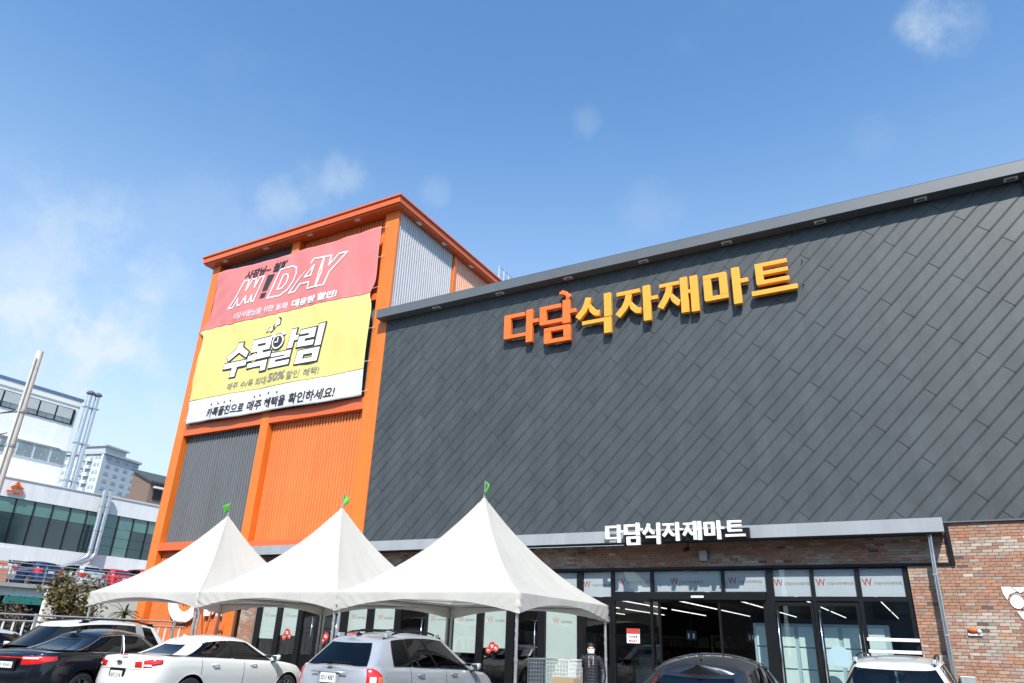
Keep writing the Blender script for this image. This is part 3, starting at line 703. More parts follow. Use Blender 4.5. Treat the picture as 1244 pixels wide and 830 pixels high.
def letters(parent, yf, depth, tf, mats, leaf=None, bevel=0.012):
    for k, (ch, polys) in enumerate(GLY.items()):
        b = MB(); ps = list(polys) + ([LEAF, LEAF2] if leaf and ch == '담' else [])
        for i, p in enumerate(ps): b.prism([tf(*q) for q in p], yf + 0.0008 * i, yf + depth - 0.0008 * i)
        build('letter', b, mats(k), parent, bevel=bevel)
sg = thing('sign_lettering', 'large orange and yellow raised lettering high on the dark panel wall', 'sign', (-6.5, 19.1, 11.3))
letters(sg, 18.95, 0.15, lambda x, z: (x, z), lambda k: 'sorange' if k < 2 else 'syellow', leaf=True)
b = MB()
for x in [-10.9 + 1.32 * i for i in range(8)]:
    for z in (11.05, 11.8): b.tube([(x + (0.05 if z < 11.5 else 0.1), 19.09, z), (x + (0.05 if z < 11.5 else 0.1), 19.2, z)], 0.015, 6)
build('standoffs', b, 'trimdk', sg)
ss = thing('canopy_sign', 'small white raised lettering on a dark bar along the canopy edge over the entrance', 'sign', (-5.5, 18.5, 4.1))
SC = (7.38 - 3.68) / (11.2 - 1.745)
letters(ss, 18.36, 0.09, lambda x, z: (-7.38 + (x + 11.2) * SC, 4.085 + (z - 10.74) * SC), lambda k: 'acryl', bevel=0.005)
b = MB(); b.box(-6.85, -3.6, 18.46, 18.595, 4.10, 4.36); build('backing_bar', b, 'frame', ss)

# ------------------------------------------------------------------ orange tower
tw = thing('orange_tower', 'tall orange framed tower block with grey and orange corrugated bays', 'building', (-22.3, WY, 0))
def corr(name, a0, a1, z0, z1, base, m_, axis='x', out=-1, pitch=0.152, dep=0.055):
    pts = []; p = a0
    prof = [(0.0, 0), (0.30, 0), (0.42, 1), (0.82, 1), (0.94, 0)]
    while p < a1:
        for (f, h) in prof:
            q = p + f * pitch
            if q <= a1: pts.append((q, base + out * dep * h))
        p += pitch
    pts.append((a1, base))
    f3 = (lambda a, d, z: (a, d, z)) if axis == 'x' else (lambda a, d, z: (d, a, z))
    mb = MB(); mb.grid([[f3(a, d, z) for z in (z0, z1)] for a, d in pts])
    if axis == 'x': mb.f = [f[::-1] for f in mb.f]
    return build(name, mb, m_, tw)
PY = 19.5
Cc = [(-28.04, -27.52), (-22.72, -22.27), (-17.33, -16.64)]
for i, (a, b_) in enumerate(Cc):
    b = MB(); b.box(a, b_, WY, 19.33 if i == 2 else 19.75, (4.44 if i == 2 else 0.0) if i != 1 else 0.0, 17.975); build('column', b, 'orange', tw, bevel=0.012)
for (a, b_, z0, z1) in ((-27.518, -22.722, 9.38, 9.86), (-22.268, -17.332, 9.38, 9.86), (-27.518, -22.722, 13.95, 14.25), (-22.268, -17.332, 13.95, 14.25), (-27.518, -22.722, 4.5, 4.82), (-22.268, -17.332, 4.45, 4.72)):
    b = MB(); b.box(a, b_, WY + 0.015, 19.7, z0, z1); build('beam', b, 'orangered', tw, bevel=0.01)
for (a, b_, z0, z1, m_) in ((-27.5, -22.73, 14.24, 17.97, 'greyc'), (-22.26, -17.34, 14.24, 17.97, 'orangec'), (-27.5, -22.73, 9.85, 13.96, 'orangec'), (-22.26, -17.34, 9.85, 13.96, 'greyc'),
                            (-27.5, -22.73, 4.81, 9.39, 'greyc'), (-22.26, -17.34, 4.71, 9.39, 'orangec'), (-27.5, -22.73, 0.05, 4.51, 'orangec')):
    corr('corrugated_panel', a, b_, z0, z1, PY, m_)
b = MB(); b.box(-27.9, -16.75, 19.78, 30.5, 4.75, 17.97); b.box(-27.9, -22.4, 19.78, 30.5, 0.02, 4.7); build('core_wall', b, 'greyc', tw)
corr('side_panel', 19.335, 23.35, 12.9, 17.97, -16.72, 'whitec', 'y', 1); corr('side_panel', 23.56, 30.4, 12.9, 17.97, -16.72, 'palec', 'y', 1)
for y in (23.37, 30.3): b = MB(); b.box(-16.74, -16.6, y, y + .17, 12.9, 17.97); build('side_post', b, 'orange', tw, bevel=0.008)
b = MB(); b.box(-16.74, -16.62, 19.76, 20.1, 12.96, 13.35); build('corner_bracket', b, 'orange', tw, bevel=0.008)
b = MB(); b.box(-28.32, -16.38, 18.86, 31.2, 17.98, 18.05); b.box(-28.38, -16.33, 18.79, 31.25, 18.052, 18.33); b.box(-28.44, -16.27, 18.73, 31.3, 18.332, 18.42)
build('roof_eave', b, 'orangered', tw, bevel=0.015)
for i in range(4):
    x = -27.0 + i * 2.75; d = MB(); d.box(x - 0.14, x + 0.14, 18.95, 19.09, 17.955, 17.978); build('downlight', d, 'white', tw)
for y in (20.4, 22.3, 24.6, 27.0):
    d = MB(); d.box(-16.58, -16.44, y - 0.14, y + 0.14, 17.955, 17.978); build('downlight', d, 'white', tw)
b = MB()
for i in range(5): b.tube([(-16.5, 27.2 + i * 0.5, 18.42), (-16.5, 27.2 + i * 0.5, 19.3)], 0.02, 6)
b.tube([(-16.5, 27.2, 19.28), (-16.5, 29.2, 19.28)], 0.018, 6); b.tube([(-16.5, 27.2, 18.9), (-16.5, 29.2, 18.9)], 0.012, 6); build('roof_railing', b, 'rail', tw)

# banner -------------------------------------------------------
bn = thing('banner', 'big red, yellow and white fabric banner with Korean sale lettering hung on the tower', 'banner', (-22.4, 19.0, 9.8))
def ban_y(x, z):
    s = (x + 27.4) / 10.0; h = (z - 9.82) / 7.6
    w = 0.017 * math.sin(x * 5.2 + z * 0.6) * (0.35 + 0.65 * math.exp(-6 * min(s, 1 - s))) + 0.03 * math.sin(x * 1.3 + 1.2 * z)
    w += 0.05 * math.exp(-((h - 0.60) / 0.06) ** 2) * (math.sin(x * 9) * 0.35 + 0.2) + 0.05 * mnoise.noise(Vector((x * 1.1, z * 0.6, 3)))
    w += 0.014 * math.sin(7 * (x * 0.6 - z * 0.9)) * math.exp(-((s - 0.03) / 0.1) ** 2)
    w += 0.16 * math.exp(-((x + 22.4) / 0.5) ** 2) * max(0, h - 0.86) / 0.14
    return 19.07 - 0.04 + w - 0.13 * math.sin(math.pi * s) * 0.2
def ban_edge(z):   # left / right edges wander a little
    h = (z - 9.82) / 7.6
    l = -27.34 - 0.5 * math.exp(-((h - 0.605) / 0.035) ** 2) - 0.1 * math.sin(h * 6); r = -17.36 - 0.18 * math.exp(-((h - 0.57) / 0.05) ** 2)
    return l, r
def band(name, z0f, z1f, m_, nz):
    P = []
    for j in range(nz + 1):
        row = []
        for i in range(161):
            s = i / 160; za, zb = z0f(s), z1f(s); z = za + (zb - za) * j / nz; l, r = ban_edge(z); x = l + (r - l) * s
            row.append((x, ban_y(x, z), z))
        P.append(row)
    mb = MB(); mb.grid(P); mb.smooth = True
    o = build(name, mb, m_, bn); sm = o.modifiers.new('thickness', 'SOLIDIFY'); sm.thickness = 0.004; sm.offset = -1; return o
topz = lambda s: 17.40 - 0.14 * s + 0.05 * math.sin(s * 9) - 0.10 * math.sin(math.pi * min(1, s * 2)) * (s < .5) - 0.06 * math.sin(math.pi * (s - .5) * 2) * (s > .5) + 0.10 * math.exp(-((s - 0.5) / 0.03) ** 2)
yb = lambda s: 14.38 - 0.16 * s + 0.03 * math.sin(s * 12); wb = lambda s: 10.89 + 0.01 * math.sin(s * 8); bb_ = lambda s: 9.83 + 0.02 * math.sin(s * 14)
band('red_field', yb, topz, 'ban_r', 50); band('yellow_field', wb, yb, 'ban_y', 56); band('white_field', bb_, wb, 'ban_w', 12)
def bfn(off, sk=0.0, z0=0): return lambda x, z: (x + sk * (z - z0), ban_y(x, z) - 0.017 - off, z)
def btext(body, bold, x0, x1, z0, z1, m_, off=0.0, shear=0.0, sk=0.0, tilt=0.0):
    f = bfn(off, sk, z0); return build('print', text_fit(body, bold, x0, x1, z0, z1, lambda x, z: f(x, z + tilt * (x - x0)), shear), m_, bn)
btext('사장님~ 월화', 0.035, -25.3, -22.62, 16.55, 17.0, 'dkprint', 0, 0.25)
def outline_poly(polys, cx=0, w=0.07, m_='acryl', fill='ban_r'):
    for p in polys:
        n = len(p); mo_ = MB()
        for i in range(n):   # border bars
            a, c_ = p[i], p[(i + 1) % n]; l = math.hypot(c_[0] - a[0], c_[1] - a[1])
            if l < 1e-6: continue
            ex, ez = (c_[0] - a[0]) / l * w * .45, (c_[1] - a[1]) / l * w * .45
            q = stroke([(a[0] - ex, a[1] - ez), (a[0] * .5 + c_[0] * .5, a[1] * .5 + c_[1] * .5), (c_[0] + ex, c_[1] + ez)], w); f = bfn(0.002 + 0.0006 * (i % 5)); mo_.add([f(*v) for v in q], [tuple(range(len(q)))])
        build('print', mo_, m_, bn)
def sk_(p, z0=15.2, k=0.36): return [(x + k * (z - z0), z) for x, z in p]
# double consonant + vowel, D, A, Y drawn as hollow italic outlines
outline_poly([sk_([(-26.05, 15.22), (-25.75, 15.22), (-25.62, 15.62), (-25.45, 15.24), (-25.2, 15.24), (-25.08, 15.62), (-24.9, 15.26), (-24.72, 15.26), (-24.72, 15.6), (-24.55, 15.26), (-24.42, 15.26), (-24.42, 16.45), (-24.72, 16.45), (-24.80, 16.0), (-24.95, 16.46), (-25.2, 16.46), (-25.3, 15.95), (-25.42, 16.48), (-25.72, 16.48), (-25.82, 15.7)])])
for p in ([(-24.02, 15.32), (-23.70, 15.32), (-23.64, 15.55), (-23.96, 15.55)], [(-23.93, 15.66), (-23.63, 15.66), (-23.36, 16.44), (-23.75, 16.44)]):
    f = bfn(0.004); b = MB(); b.add([f(*q) for q in p], [(0, 1, 2, 3)]); build('print', b, 'dkprint', bn)
outline_poly([sk_([(-23.5, 15.22), (-22.75, 15.2), (-22.4, 15.4), (-22.25, 15.75), (-22.25, 16.1), (-22.4, 16.4), (-22.7, 16.55), (-23.5, 16.58)]), sk_([(-23.1, 15.55), (-22.85, 15.55), (-22.68, 15.75), (-22.68, 16.0), (-22.82, 16.2), (-23.1, 16.22)]),
              sk_([(-22.2, 15.2), (-21.85, 15.2), (-21.7, 15.5), (-21.15, 15.48), (-21.1, 15.18), (-20.62, 15.16), (-20.85, 16.55), (-21.45, 16.58)]), sk_([(-21.55, 15.78), (-21.2, 15.78), (-21.25, 16.25)]),
              sk_([(-20.55, 15.14), (-20.1, 15.13), (-20.1, 15.7), (-19.55, 16.5), (-20.0, 16.51), (-20.3, 16.05), (-20.42, 16.52), (-20.82, 16.54), (-20.55, 15.75)])])
btext('식당사장님을 위한 월/화', 0.006, -25.6, -22.15, 14.55, 14.86, 'acryl', 0.002, 0.12, tilt=-0.022); btext('대용량 할인!', 0.04, -21.95, -19.3, 14.46, 14.80, 'acryl', 0.002, 0.12, tilt=-0.022)
# wide white letters with a dark outline: one pass dark and fat, one pass white
def syl(polys, x0, x1, z0, z1, sk=0.12):
    tf = lambda p: [(x0 + q[0] * (x1 - x0) + sk * (z0 + q[1] * (z1 - z0) - z0 - .7), z0 + q[1] * (z1 - z0)) for q in p]
    dk = MB(); wt = MB()
    for i, p in enumerate(polys):
        p = tf(p); n = len(p)
        for k in range(n):
            a, c_ = p[k], p[(k + 1) % n]; l = math.hypot(c_[0] - a[0], c_[1] - a[1])
            if l < 1e-5: continue
            e = 0.055; ex, ez = (c_[0] - a[0]) / l * e, (c_[1] - a[1]) / l * e; q = stroke([(a[0] - ex, a[1] - ez), (c_[0] + ex, c_[1] + ez)], 0.115)
            f = bfn(0.002 + 0.0003 * ((i * 7 + k) % 9)); dk.add([f(*v) for v in q], [(0, 1, 2, 3)])
        f = bfn(0.024 + 0.0004 * i); wt.add([f(*v) for v in p], [tuple(range(n))])
    build('print', dk, 'dkprint', bn); build('print', wt, 'acryl', bn)
W_ = 0.19
syl([[(0.40, 1.0), (0.62, 1.0), (0.64, 0.86), (1.0, 0.66), (0.92, 0.52), (0.52, 0.72), (0.12, 0.5), (0.02, 0.64), (0.36, 0.84)], rect(0.0, 1.0, 0.28, 0.44), rect(0.40, 0.62, 0.0, 0.279)], -25.42, -24.05, 11.68, 13.25)
syl([[(0.1, 0.62), (0.9, 0.62), (0.9, 1.0), (0.1, 1.0), (0.1, 0.85), (0.66, 0.85), (0.66, 0.77), (0.34, 0.77), (0.34, 0.85), (0.1, 0.85)], rect(0.4, 0.62, 0.54, 0.62), rect(0.0, 1.0, 0.38, 0.54), [(0.08, 0.30), (0.92, 0.30), (0.92, 0.0), (0.68, 0.0), (0.68, 0.16), (0.08, 0.16)]], -24.0, -22.58, 11.7, 13.2)
syl([[(0.68, 0.46), (0.9, 0.46), (0.9, 0.66), (1.04, 0.66), (1.04, 0.8), (0.9, 0.8), (0.9, 1.0), (0.68, 1.0)], [(0.08, 0.40), (0.9, 0.40), (0.9, 0.20), (0.32, 0.20), (0.32, 0.13), (0.92, 0.13), (0.92, 0.0), (0.08, 0.0), (0.08, 0.26), (0.66, 0.26), (0.66, 0.3), (0.08, 0.3)]], -22.6, -21.22, 11.73, 13.32)
syl([[(0.02, 1.0), (0.6, 1.0), (0.6, 0.72), (0.26, 0.72), (0.26, 0.64), (0.62, 0.64), (0.62, 0.5), (0.02, 0.5), (0.02, 0.80), (0.36, 0.80), (0.36, 0.87), (0.02, 0.87)], rect(0.70, 0.94, 0.44, 1.06), [(0.12, 0.38), (0.94, 0.38), (0.94, 0.0), (0.12, 0.0), (0.12, 0.12), (0.70, 0.12), (0.70, 0.25), (0.36, 0.25), (0.36, 0.12), (0.12, 0.12)]], -21.15, -19.7, 11.66, 13.2)
f = bfn(0.009)
for (r, m_, off) in ((0.36, 'dkprint', 0.034), (0.32, 'acryl', 0.038), (0.25, 'dkprint', 0.042)):
    b = MB(); f = bfn(off); b.add([f(-22.25 + r * math.cos(2 * math.pi * k / 28), 12.88 + r * 1.05 * math.sin(2 * math.pi * k / 28)) for k in range(28)], [tuple(range(28))]); build('print', b, m_, bn)
b = MB(); f = bfn(0.047)
b.add([f(*q) for q in ((-22.42, 12.84), (-22.22, 12.84), (-22.22, 13.08), (-22.27, 13.08), (-22.27, 12.89), (-22.42, 12.89))], [tuple(range(6))]); build('print', b, 'acryl', bn)
for (cx, cz) in ((-22.52, 13.2), (-21.98, 13.24)):
    b = MB(); b.add([f(cx + 0.11 * math.cos(2 * math.pi * k / 16), cz + 0.09 * math.sin(2 * math.pi * k / 16)) for k in range(16)], [tuple(range(16))]); build('print', b, 'acryl', bn)
for k, (p) in enumerate(([(-23.1, 13.46), (-22.95, 13.70), (-22.86, 13.60), (-22.75, 13.72), (-22.72, 13.5), (-22.84, 13.44), (-22.93, 13.52)], [(-22.62, 13.55), (-22.66, 13.84), (-22.52, 13.83), (-22.48, 14.06), (-22.36, 13.96), (-22.36, 13.72), (-22.5, 13.7)])):
    b = MB(); f = bfn(0.004); cx = sum(q[0] for q in p) / 7; cz = sum(q[1] for q in p) / 7; b.add([f(cx + (x - cx) * 1.25, cz + (z - cz) * 1.25) for x, z in p], [tuple(range(7))]); build('print', b, 'dkprint', bn)
    b = MB(); f = bfn(0.008); b.add([f(cx + (x - cx) * .85, cz + (z - cz) * .85) for x, z in p], [tuple(range(7))]); build('print', b, 'acryl', bn)
btext('매주 수/목 최대', 0.006, -24.98, -22.65, 11.08, 11.42, 'greyprint', 0.002, 0.12); btext('50%', 0.03, -22.55, -21.52, 11.12, 11.50, 'greyprint', 0.002, 0.12); btext('할인 혜택!', 0.006, -21.42, -19.68, 11.06, 11.42, 'greyprint', 0.002, 0.12)
btext('카톡플친으로', 0.022, -25.98, -23.72, 9.98, 10.40, 'dkprint', 0.002, 0.12); btext('매주 혜택을', 0.022, -23.5, -21.3, 9.98, 10.42, 'dkprint', 0.002, 0.12); btext('확인하세요!', 0.022, -21.1, -18.68, 9.96, 10.42, 'dkprint', 0.002, 0.12)
b = MB(); f = bfn(0.003)
for (x, z) in ((-25.77, 10.56), (-25.35, 10.56), (-24.94, 10.56), (-24.55, 10.57), (-23.17, 10.57), (-22.87, 10.6), (-22.36, 10.63), (-21.84, 10.59)): b.add([f(x + 0.045 * math.cos(2 * math.pi * k / 10), z + 0.045 * math.sin(2 * math.pi * k / 10)) for k in range(10)], [tuple(range(10))])
build('print', b, 'dkprint', bn)
b = MB()
for z in (17.2, 15.8, 14.4, 12.6, 11.2, 10.0):
    l, r = ban_edge(z); b.tube([(l, ban_y(l, z), z), (l - 0.25, 19.18, z + 0.1)], 0.012, 5); b.tube([(r, ban_y(r, z), z), (r + 0.2, 19.18, z + 0.1)], 0.012, 5)
build('tie_ropes', b, 'rope', bn)
# round wall sign low on the tower
rs = thing('round_sign', 'white ring emblem with letters beside it low on the orange corrugated bay', 'sign', (-25.3, 19.4, 2.8))
b = MB()
out = [(-25.3 + 1.02 * math.cos(2 * math.pi * k / 48), 2.79 + 1.02 * math.sin(2 * math.pi * k / 48)) for k in range(49)]; inn = [(-25.3 + 0.62 * math.cos(2 * math.pi * k / 48), 2.79 + 0.62 * math.sin(2 * math.pi * k / 48)) for k in range(49)]
b.grid([[(x, 19.3, z) for x, z in inn], [(x, 19.3, z) for x, z in out]]); b.grid([[(x, 19.3, z) for x, z in out], [(x, 19.42, z) for x, z in out]]); b.grid([[(x, 19.42, z) for x, z in inn], [(x, 19.3, z) for x, z in inn]])
build('ring', b, 'acryl', rs)
b = MB(); b.prism(rect(-25.5, -25.05, 2.6, 2.8), 19.3, 19.42); b.prism(rect(-25.38, -25.17, 2.801, 3.15), 19.3, 19.42); build('emblem', b, 'acryl', rs)
b = MB(); vs, fs = text2d('Bi', 1.0, 0.05); 
for k, (ch, x0, x1) in enumerate((('B', -24.1, -23.55), ('i', -23.42, -23.15))):
    tb = text_fit(ch, 0.05, x0, x1, 2.05, 2.62, wallfn(19.31)); o = build('letter', tb, 'acryl', rs); md = o.modifiers.new('depth', 'SOLIDIFY'); md.thickness = 0.1; md.offset = -1
d = thing('downpipe', 'dark downpipe between the orange bay and the brick pier', 'pipe', (-22.08, 19.1, 0))
b = MB(); b.tube([(-22.1, 19.12, 0.02), (-22.1, 19.12, 4.1)], 0.055, 10); build('pipe', b, 'darkpole', d, smooth=True, auto=40)
b = MB(); b.box(-22.2, -22.0, 19.05, 19.19, 2.3, 2.42); build('clamp', b, 'steel', d)
lad = thing('folding_ladder', 'orange red folding step ladder standing against the tower foot', 'ladder', (-22.85, 18.6, 0))
for sx in (-1, 1):
    b = MB(); b.obox((-22.9 + sx * 0.24, 18.75, 1.25), (0.03, 0, 0), (0, 0.02, 0), (-0.05 * sx, 0.12, 1.25)); build('rail', b, 'safety', lad)
    b = MB(); b.obox((-22.9 + sx * 0.24, 18.3, 1.25), (0.03, 0, 0), (0, 0.02, 0), (-0.05 * sx, -0.25, 1.25)); build('rear_rail', b, 'safety', lad)
for k in range(7):
    b = MB(); b.box(-23.12 + 0.012 * k, -22.68 - 0.012 * k, 18.64 + 0.032 * k, 18.72 + 0.032 * k, 0.3 + k * 0.32, 0.325 + k * 0.32); build('tread', b, 'steel', lad)
# ------------------------------------------------------------------ event tents
TH = 2.325
def make_tent(label):
    t = thing('event_tent', label, 'tent', (0, 0, 0), 0, 'white peaked event tents in a row before the shop')
    EZ, AZ = 2.44, 4.86
    per = []
    nS = 24
    for s in range(4):
        for k in range(nS):
            f = -1 + 2 * k / nS
            per.append([(f, -1), (1, f), (-f, 1), (-1, -f)][s])
    n = len(per); ms = [1, .93, .86, .78, .7, .62, .54, .46, .38, .3, .23, .17, .12, .08, .05, .025]
    rows = []
    for m_ in ms:
        r = []
        for (px, py) in per:
            q = min(abs(px), abs(py)); tt = 1 - m_
            z = EZ + (AZ - EZ) * (0.52 * tt + 0.48 * tt ** 2.3) - 0.16 * math.sin(math.pi * tt ** 0.8) * (1 - q ** 2) * (0.4 + 0.6 * m_)
            z += 0.04 * mnoise.noise(Vector((px * m_ * 2.6, py * m_ * 2.6, 1.7))) * math.sin(math.pi * tt) + 0.012 * math.sin(18 * math.atan2(py, px)) * math.sin(math.pi * tt) * (1 - tt)
            z += 0.018 * math.sin(40 * (1 - q) * (0.3 + m_)) * math.exp(-((1 - q) / 0.3) ** 2) * math.exp(-((m_ - .8) / .25) ** 2)
            z += 0.05 * math.exp(-((1 - q) / 0.06) ** 2) * tt * (1 - tt) * 1.2
            r.append((px * m_ * TH, py * m_ * TH, z))
        r.append(r[0]); rows.append(r)
    b = MB(); b.grid(rows); b.add([(0, 0, AZ + 0.03)] + rows[-1][:-1], [(0, i + 1, (i + 1) % n + 1) for i in range(n)]); b.smooth = True
    c = build('canopy', b, 'tent', t, smooth=True, weld=True, auto=28)
    for (sx, sy) in ((-1, -1), (1, -1), (1, 1), (-1, 1)):
        b = MB(); b.tube([(sx * m_ * TH * 1.001, sy * m_ * TH * 1.001, EZ + (AZ - EZ) * (0.52 * (1 - m_) + 0.48 * (1 - m_) ** 2.3) + .006 + 0.06 * (1 - m_) * m_) for m_ in [1 - k / 24 for k in range(24)]], .005, 5); build('ridge_seam', b, 'tent', c)
    b = MB(); b.tube([(px * TH, py * TH, EZ + .002) for px, py in per] + [(per[0][0] * TH, per[0][1] * TH, EZ + .002)], .008, 5); build('hem', b, 'tent', c)
    # scalloped valance
    P = []
    for j in range(8):
        r = []
        for i in range(n * 2 + 1):
            a = per[(i // 2) % n]; bq = per[(i // 2 + 1) % n]; f = (i % 2) / 2; px, py = a[0] + (bq[0] - a[0]) * f, a[1] + (bq[1] - a[1]) * f
            q = min(abs(px), abs(py)); drop = 0.13 + 0.26 * q ** 2.2; v = j / 7
            cor = q ** 3; wv = 0.034 * math.sin(q * 30 + v * 7 * cor * 2 + 2 * math.sin(px * 3 + py)) * v * (0.2 + cor) + 0.008 * math.sin(px * 11 + py * 9) * v
            o = 1 + (0.012 + wv) / TH
            r.append((px * TH * o, py * TH * o, EZ - drop * v + 0.002))
        P.append(r)
    b = MB(); b.grid(P); b.smooth = True
    vl = build('valance', b, 'tent', t, smooth=True)
    for (sx, sy) in ((-1, -1), (1, -1), (1, 1), (-1, 1)):
        b = MB(); x, y = sx * (TH - 0.06), sy * (TH - 0.06)
        b.tube([(x, y, 0.012), (x, y, 2.40)], 0.032, 12); b.box(x - 0.08, x + 0.08, y - 0.08, y + 0.08, 0.001, 0.012)
        b.tube([(x, y, 1.2), (x, y, 1.27)], 0.04, 12)
        lg = build('leg', b, 'steel', t, smooth=True, auto=40)
        b = MB(); b.tube([(x + 0.036 * math.cos(k * 1.1), y + 0.036 * math.sin(k * 1.1), 2.38 - k * 0.03) for k in range(28)], 0.004, 5); build('lashing', b, 'rope', lg)
    b = MB(); e = TH - 0.06
    for (p, q) in (((-e, -e), (e, -e)), ((e, -e), (e, e)), ((e, e), (-e, e)), ((-e, e), (-e, -e))): b.tube([(*p, 2.39), (*q, 2.39)], 0.026, 8)
    build('eave_frame', b, 'steel', t, smooth=True, auto=40)
    b = MB(); b.tube([(-e, -e, 2.36), (e, e, 2.36)], 0.012, 6); b.tube([(-e, e, 2.34), (e, -e, 2.34)], 0.012, 6); b.tube([(0, 0, 2.33), (0, 0, 4.95)], 0.03, 8)
    build('king_post', b, 'steel', t, smooth=True, auto=40)
    b = MB(); b.tube([(0, 0, 4.86), (0, 0, 5.26)], 0.012, 6); fp = build('flag_pole', b, 'steel', t)
    P = [[(0.012 + 0.17 * u * (1 - 0.75 * v) + 0.02 * math.sin(4 * v), -0.05 * u + 0.04 * math.sin(u * 4 + v * 3), 5.26 - 0.05 * u - 0.27 * v * (1 - .1 * u) - .08 * u) for u in [i / 6 for i in range(7)]] for v in [j / 5 for j in range(6)]]
    b = MB(); b.grid(P); fl = build('flag', b, 'green', fp, smooth=True); sm = fl.modifiers.new('thickness', 'SOLIDIFY'); sm.thickness = 0.003
    return t
tent = make_tent('white peaked event tent nearest the shop entrance, with the person beside its pole')
TY = 12.81 + 2.33
tent.location = (-6.97 - 2.33, TY, 0)
copy_thing(tent, (-11.64 - 2.33, TY, 0), math.pi * .5, 'white peaked event tent in the middle of the row, behind the white sedan')
copy_thing(tent, (-16.30 - 2.33, TY, 0), -math.pi * .5, 'white peaked event tent at the tower end of the row, beside the leafy tree')


# ------------------------------------------------------------------ cars
def interp(tab, x):
    if x <= tab[0][0]: return tab[0][1]
    for (a, b_) in zip(tab, tab[1:]):
        if x <= b_[0]:
            f = (x - a[0]) / (b_[0] - a[0]); f = f * f * (3 - 2 * f) * 0.5 + f * 0.5
            return a[1] + (b_[1] - a[1]) * f
    return tab[-1][1]


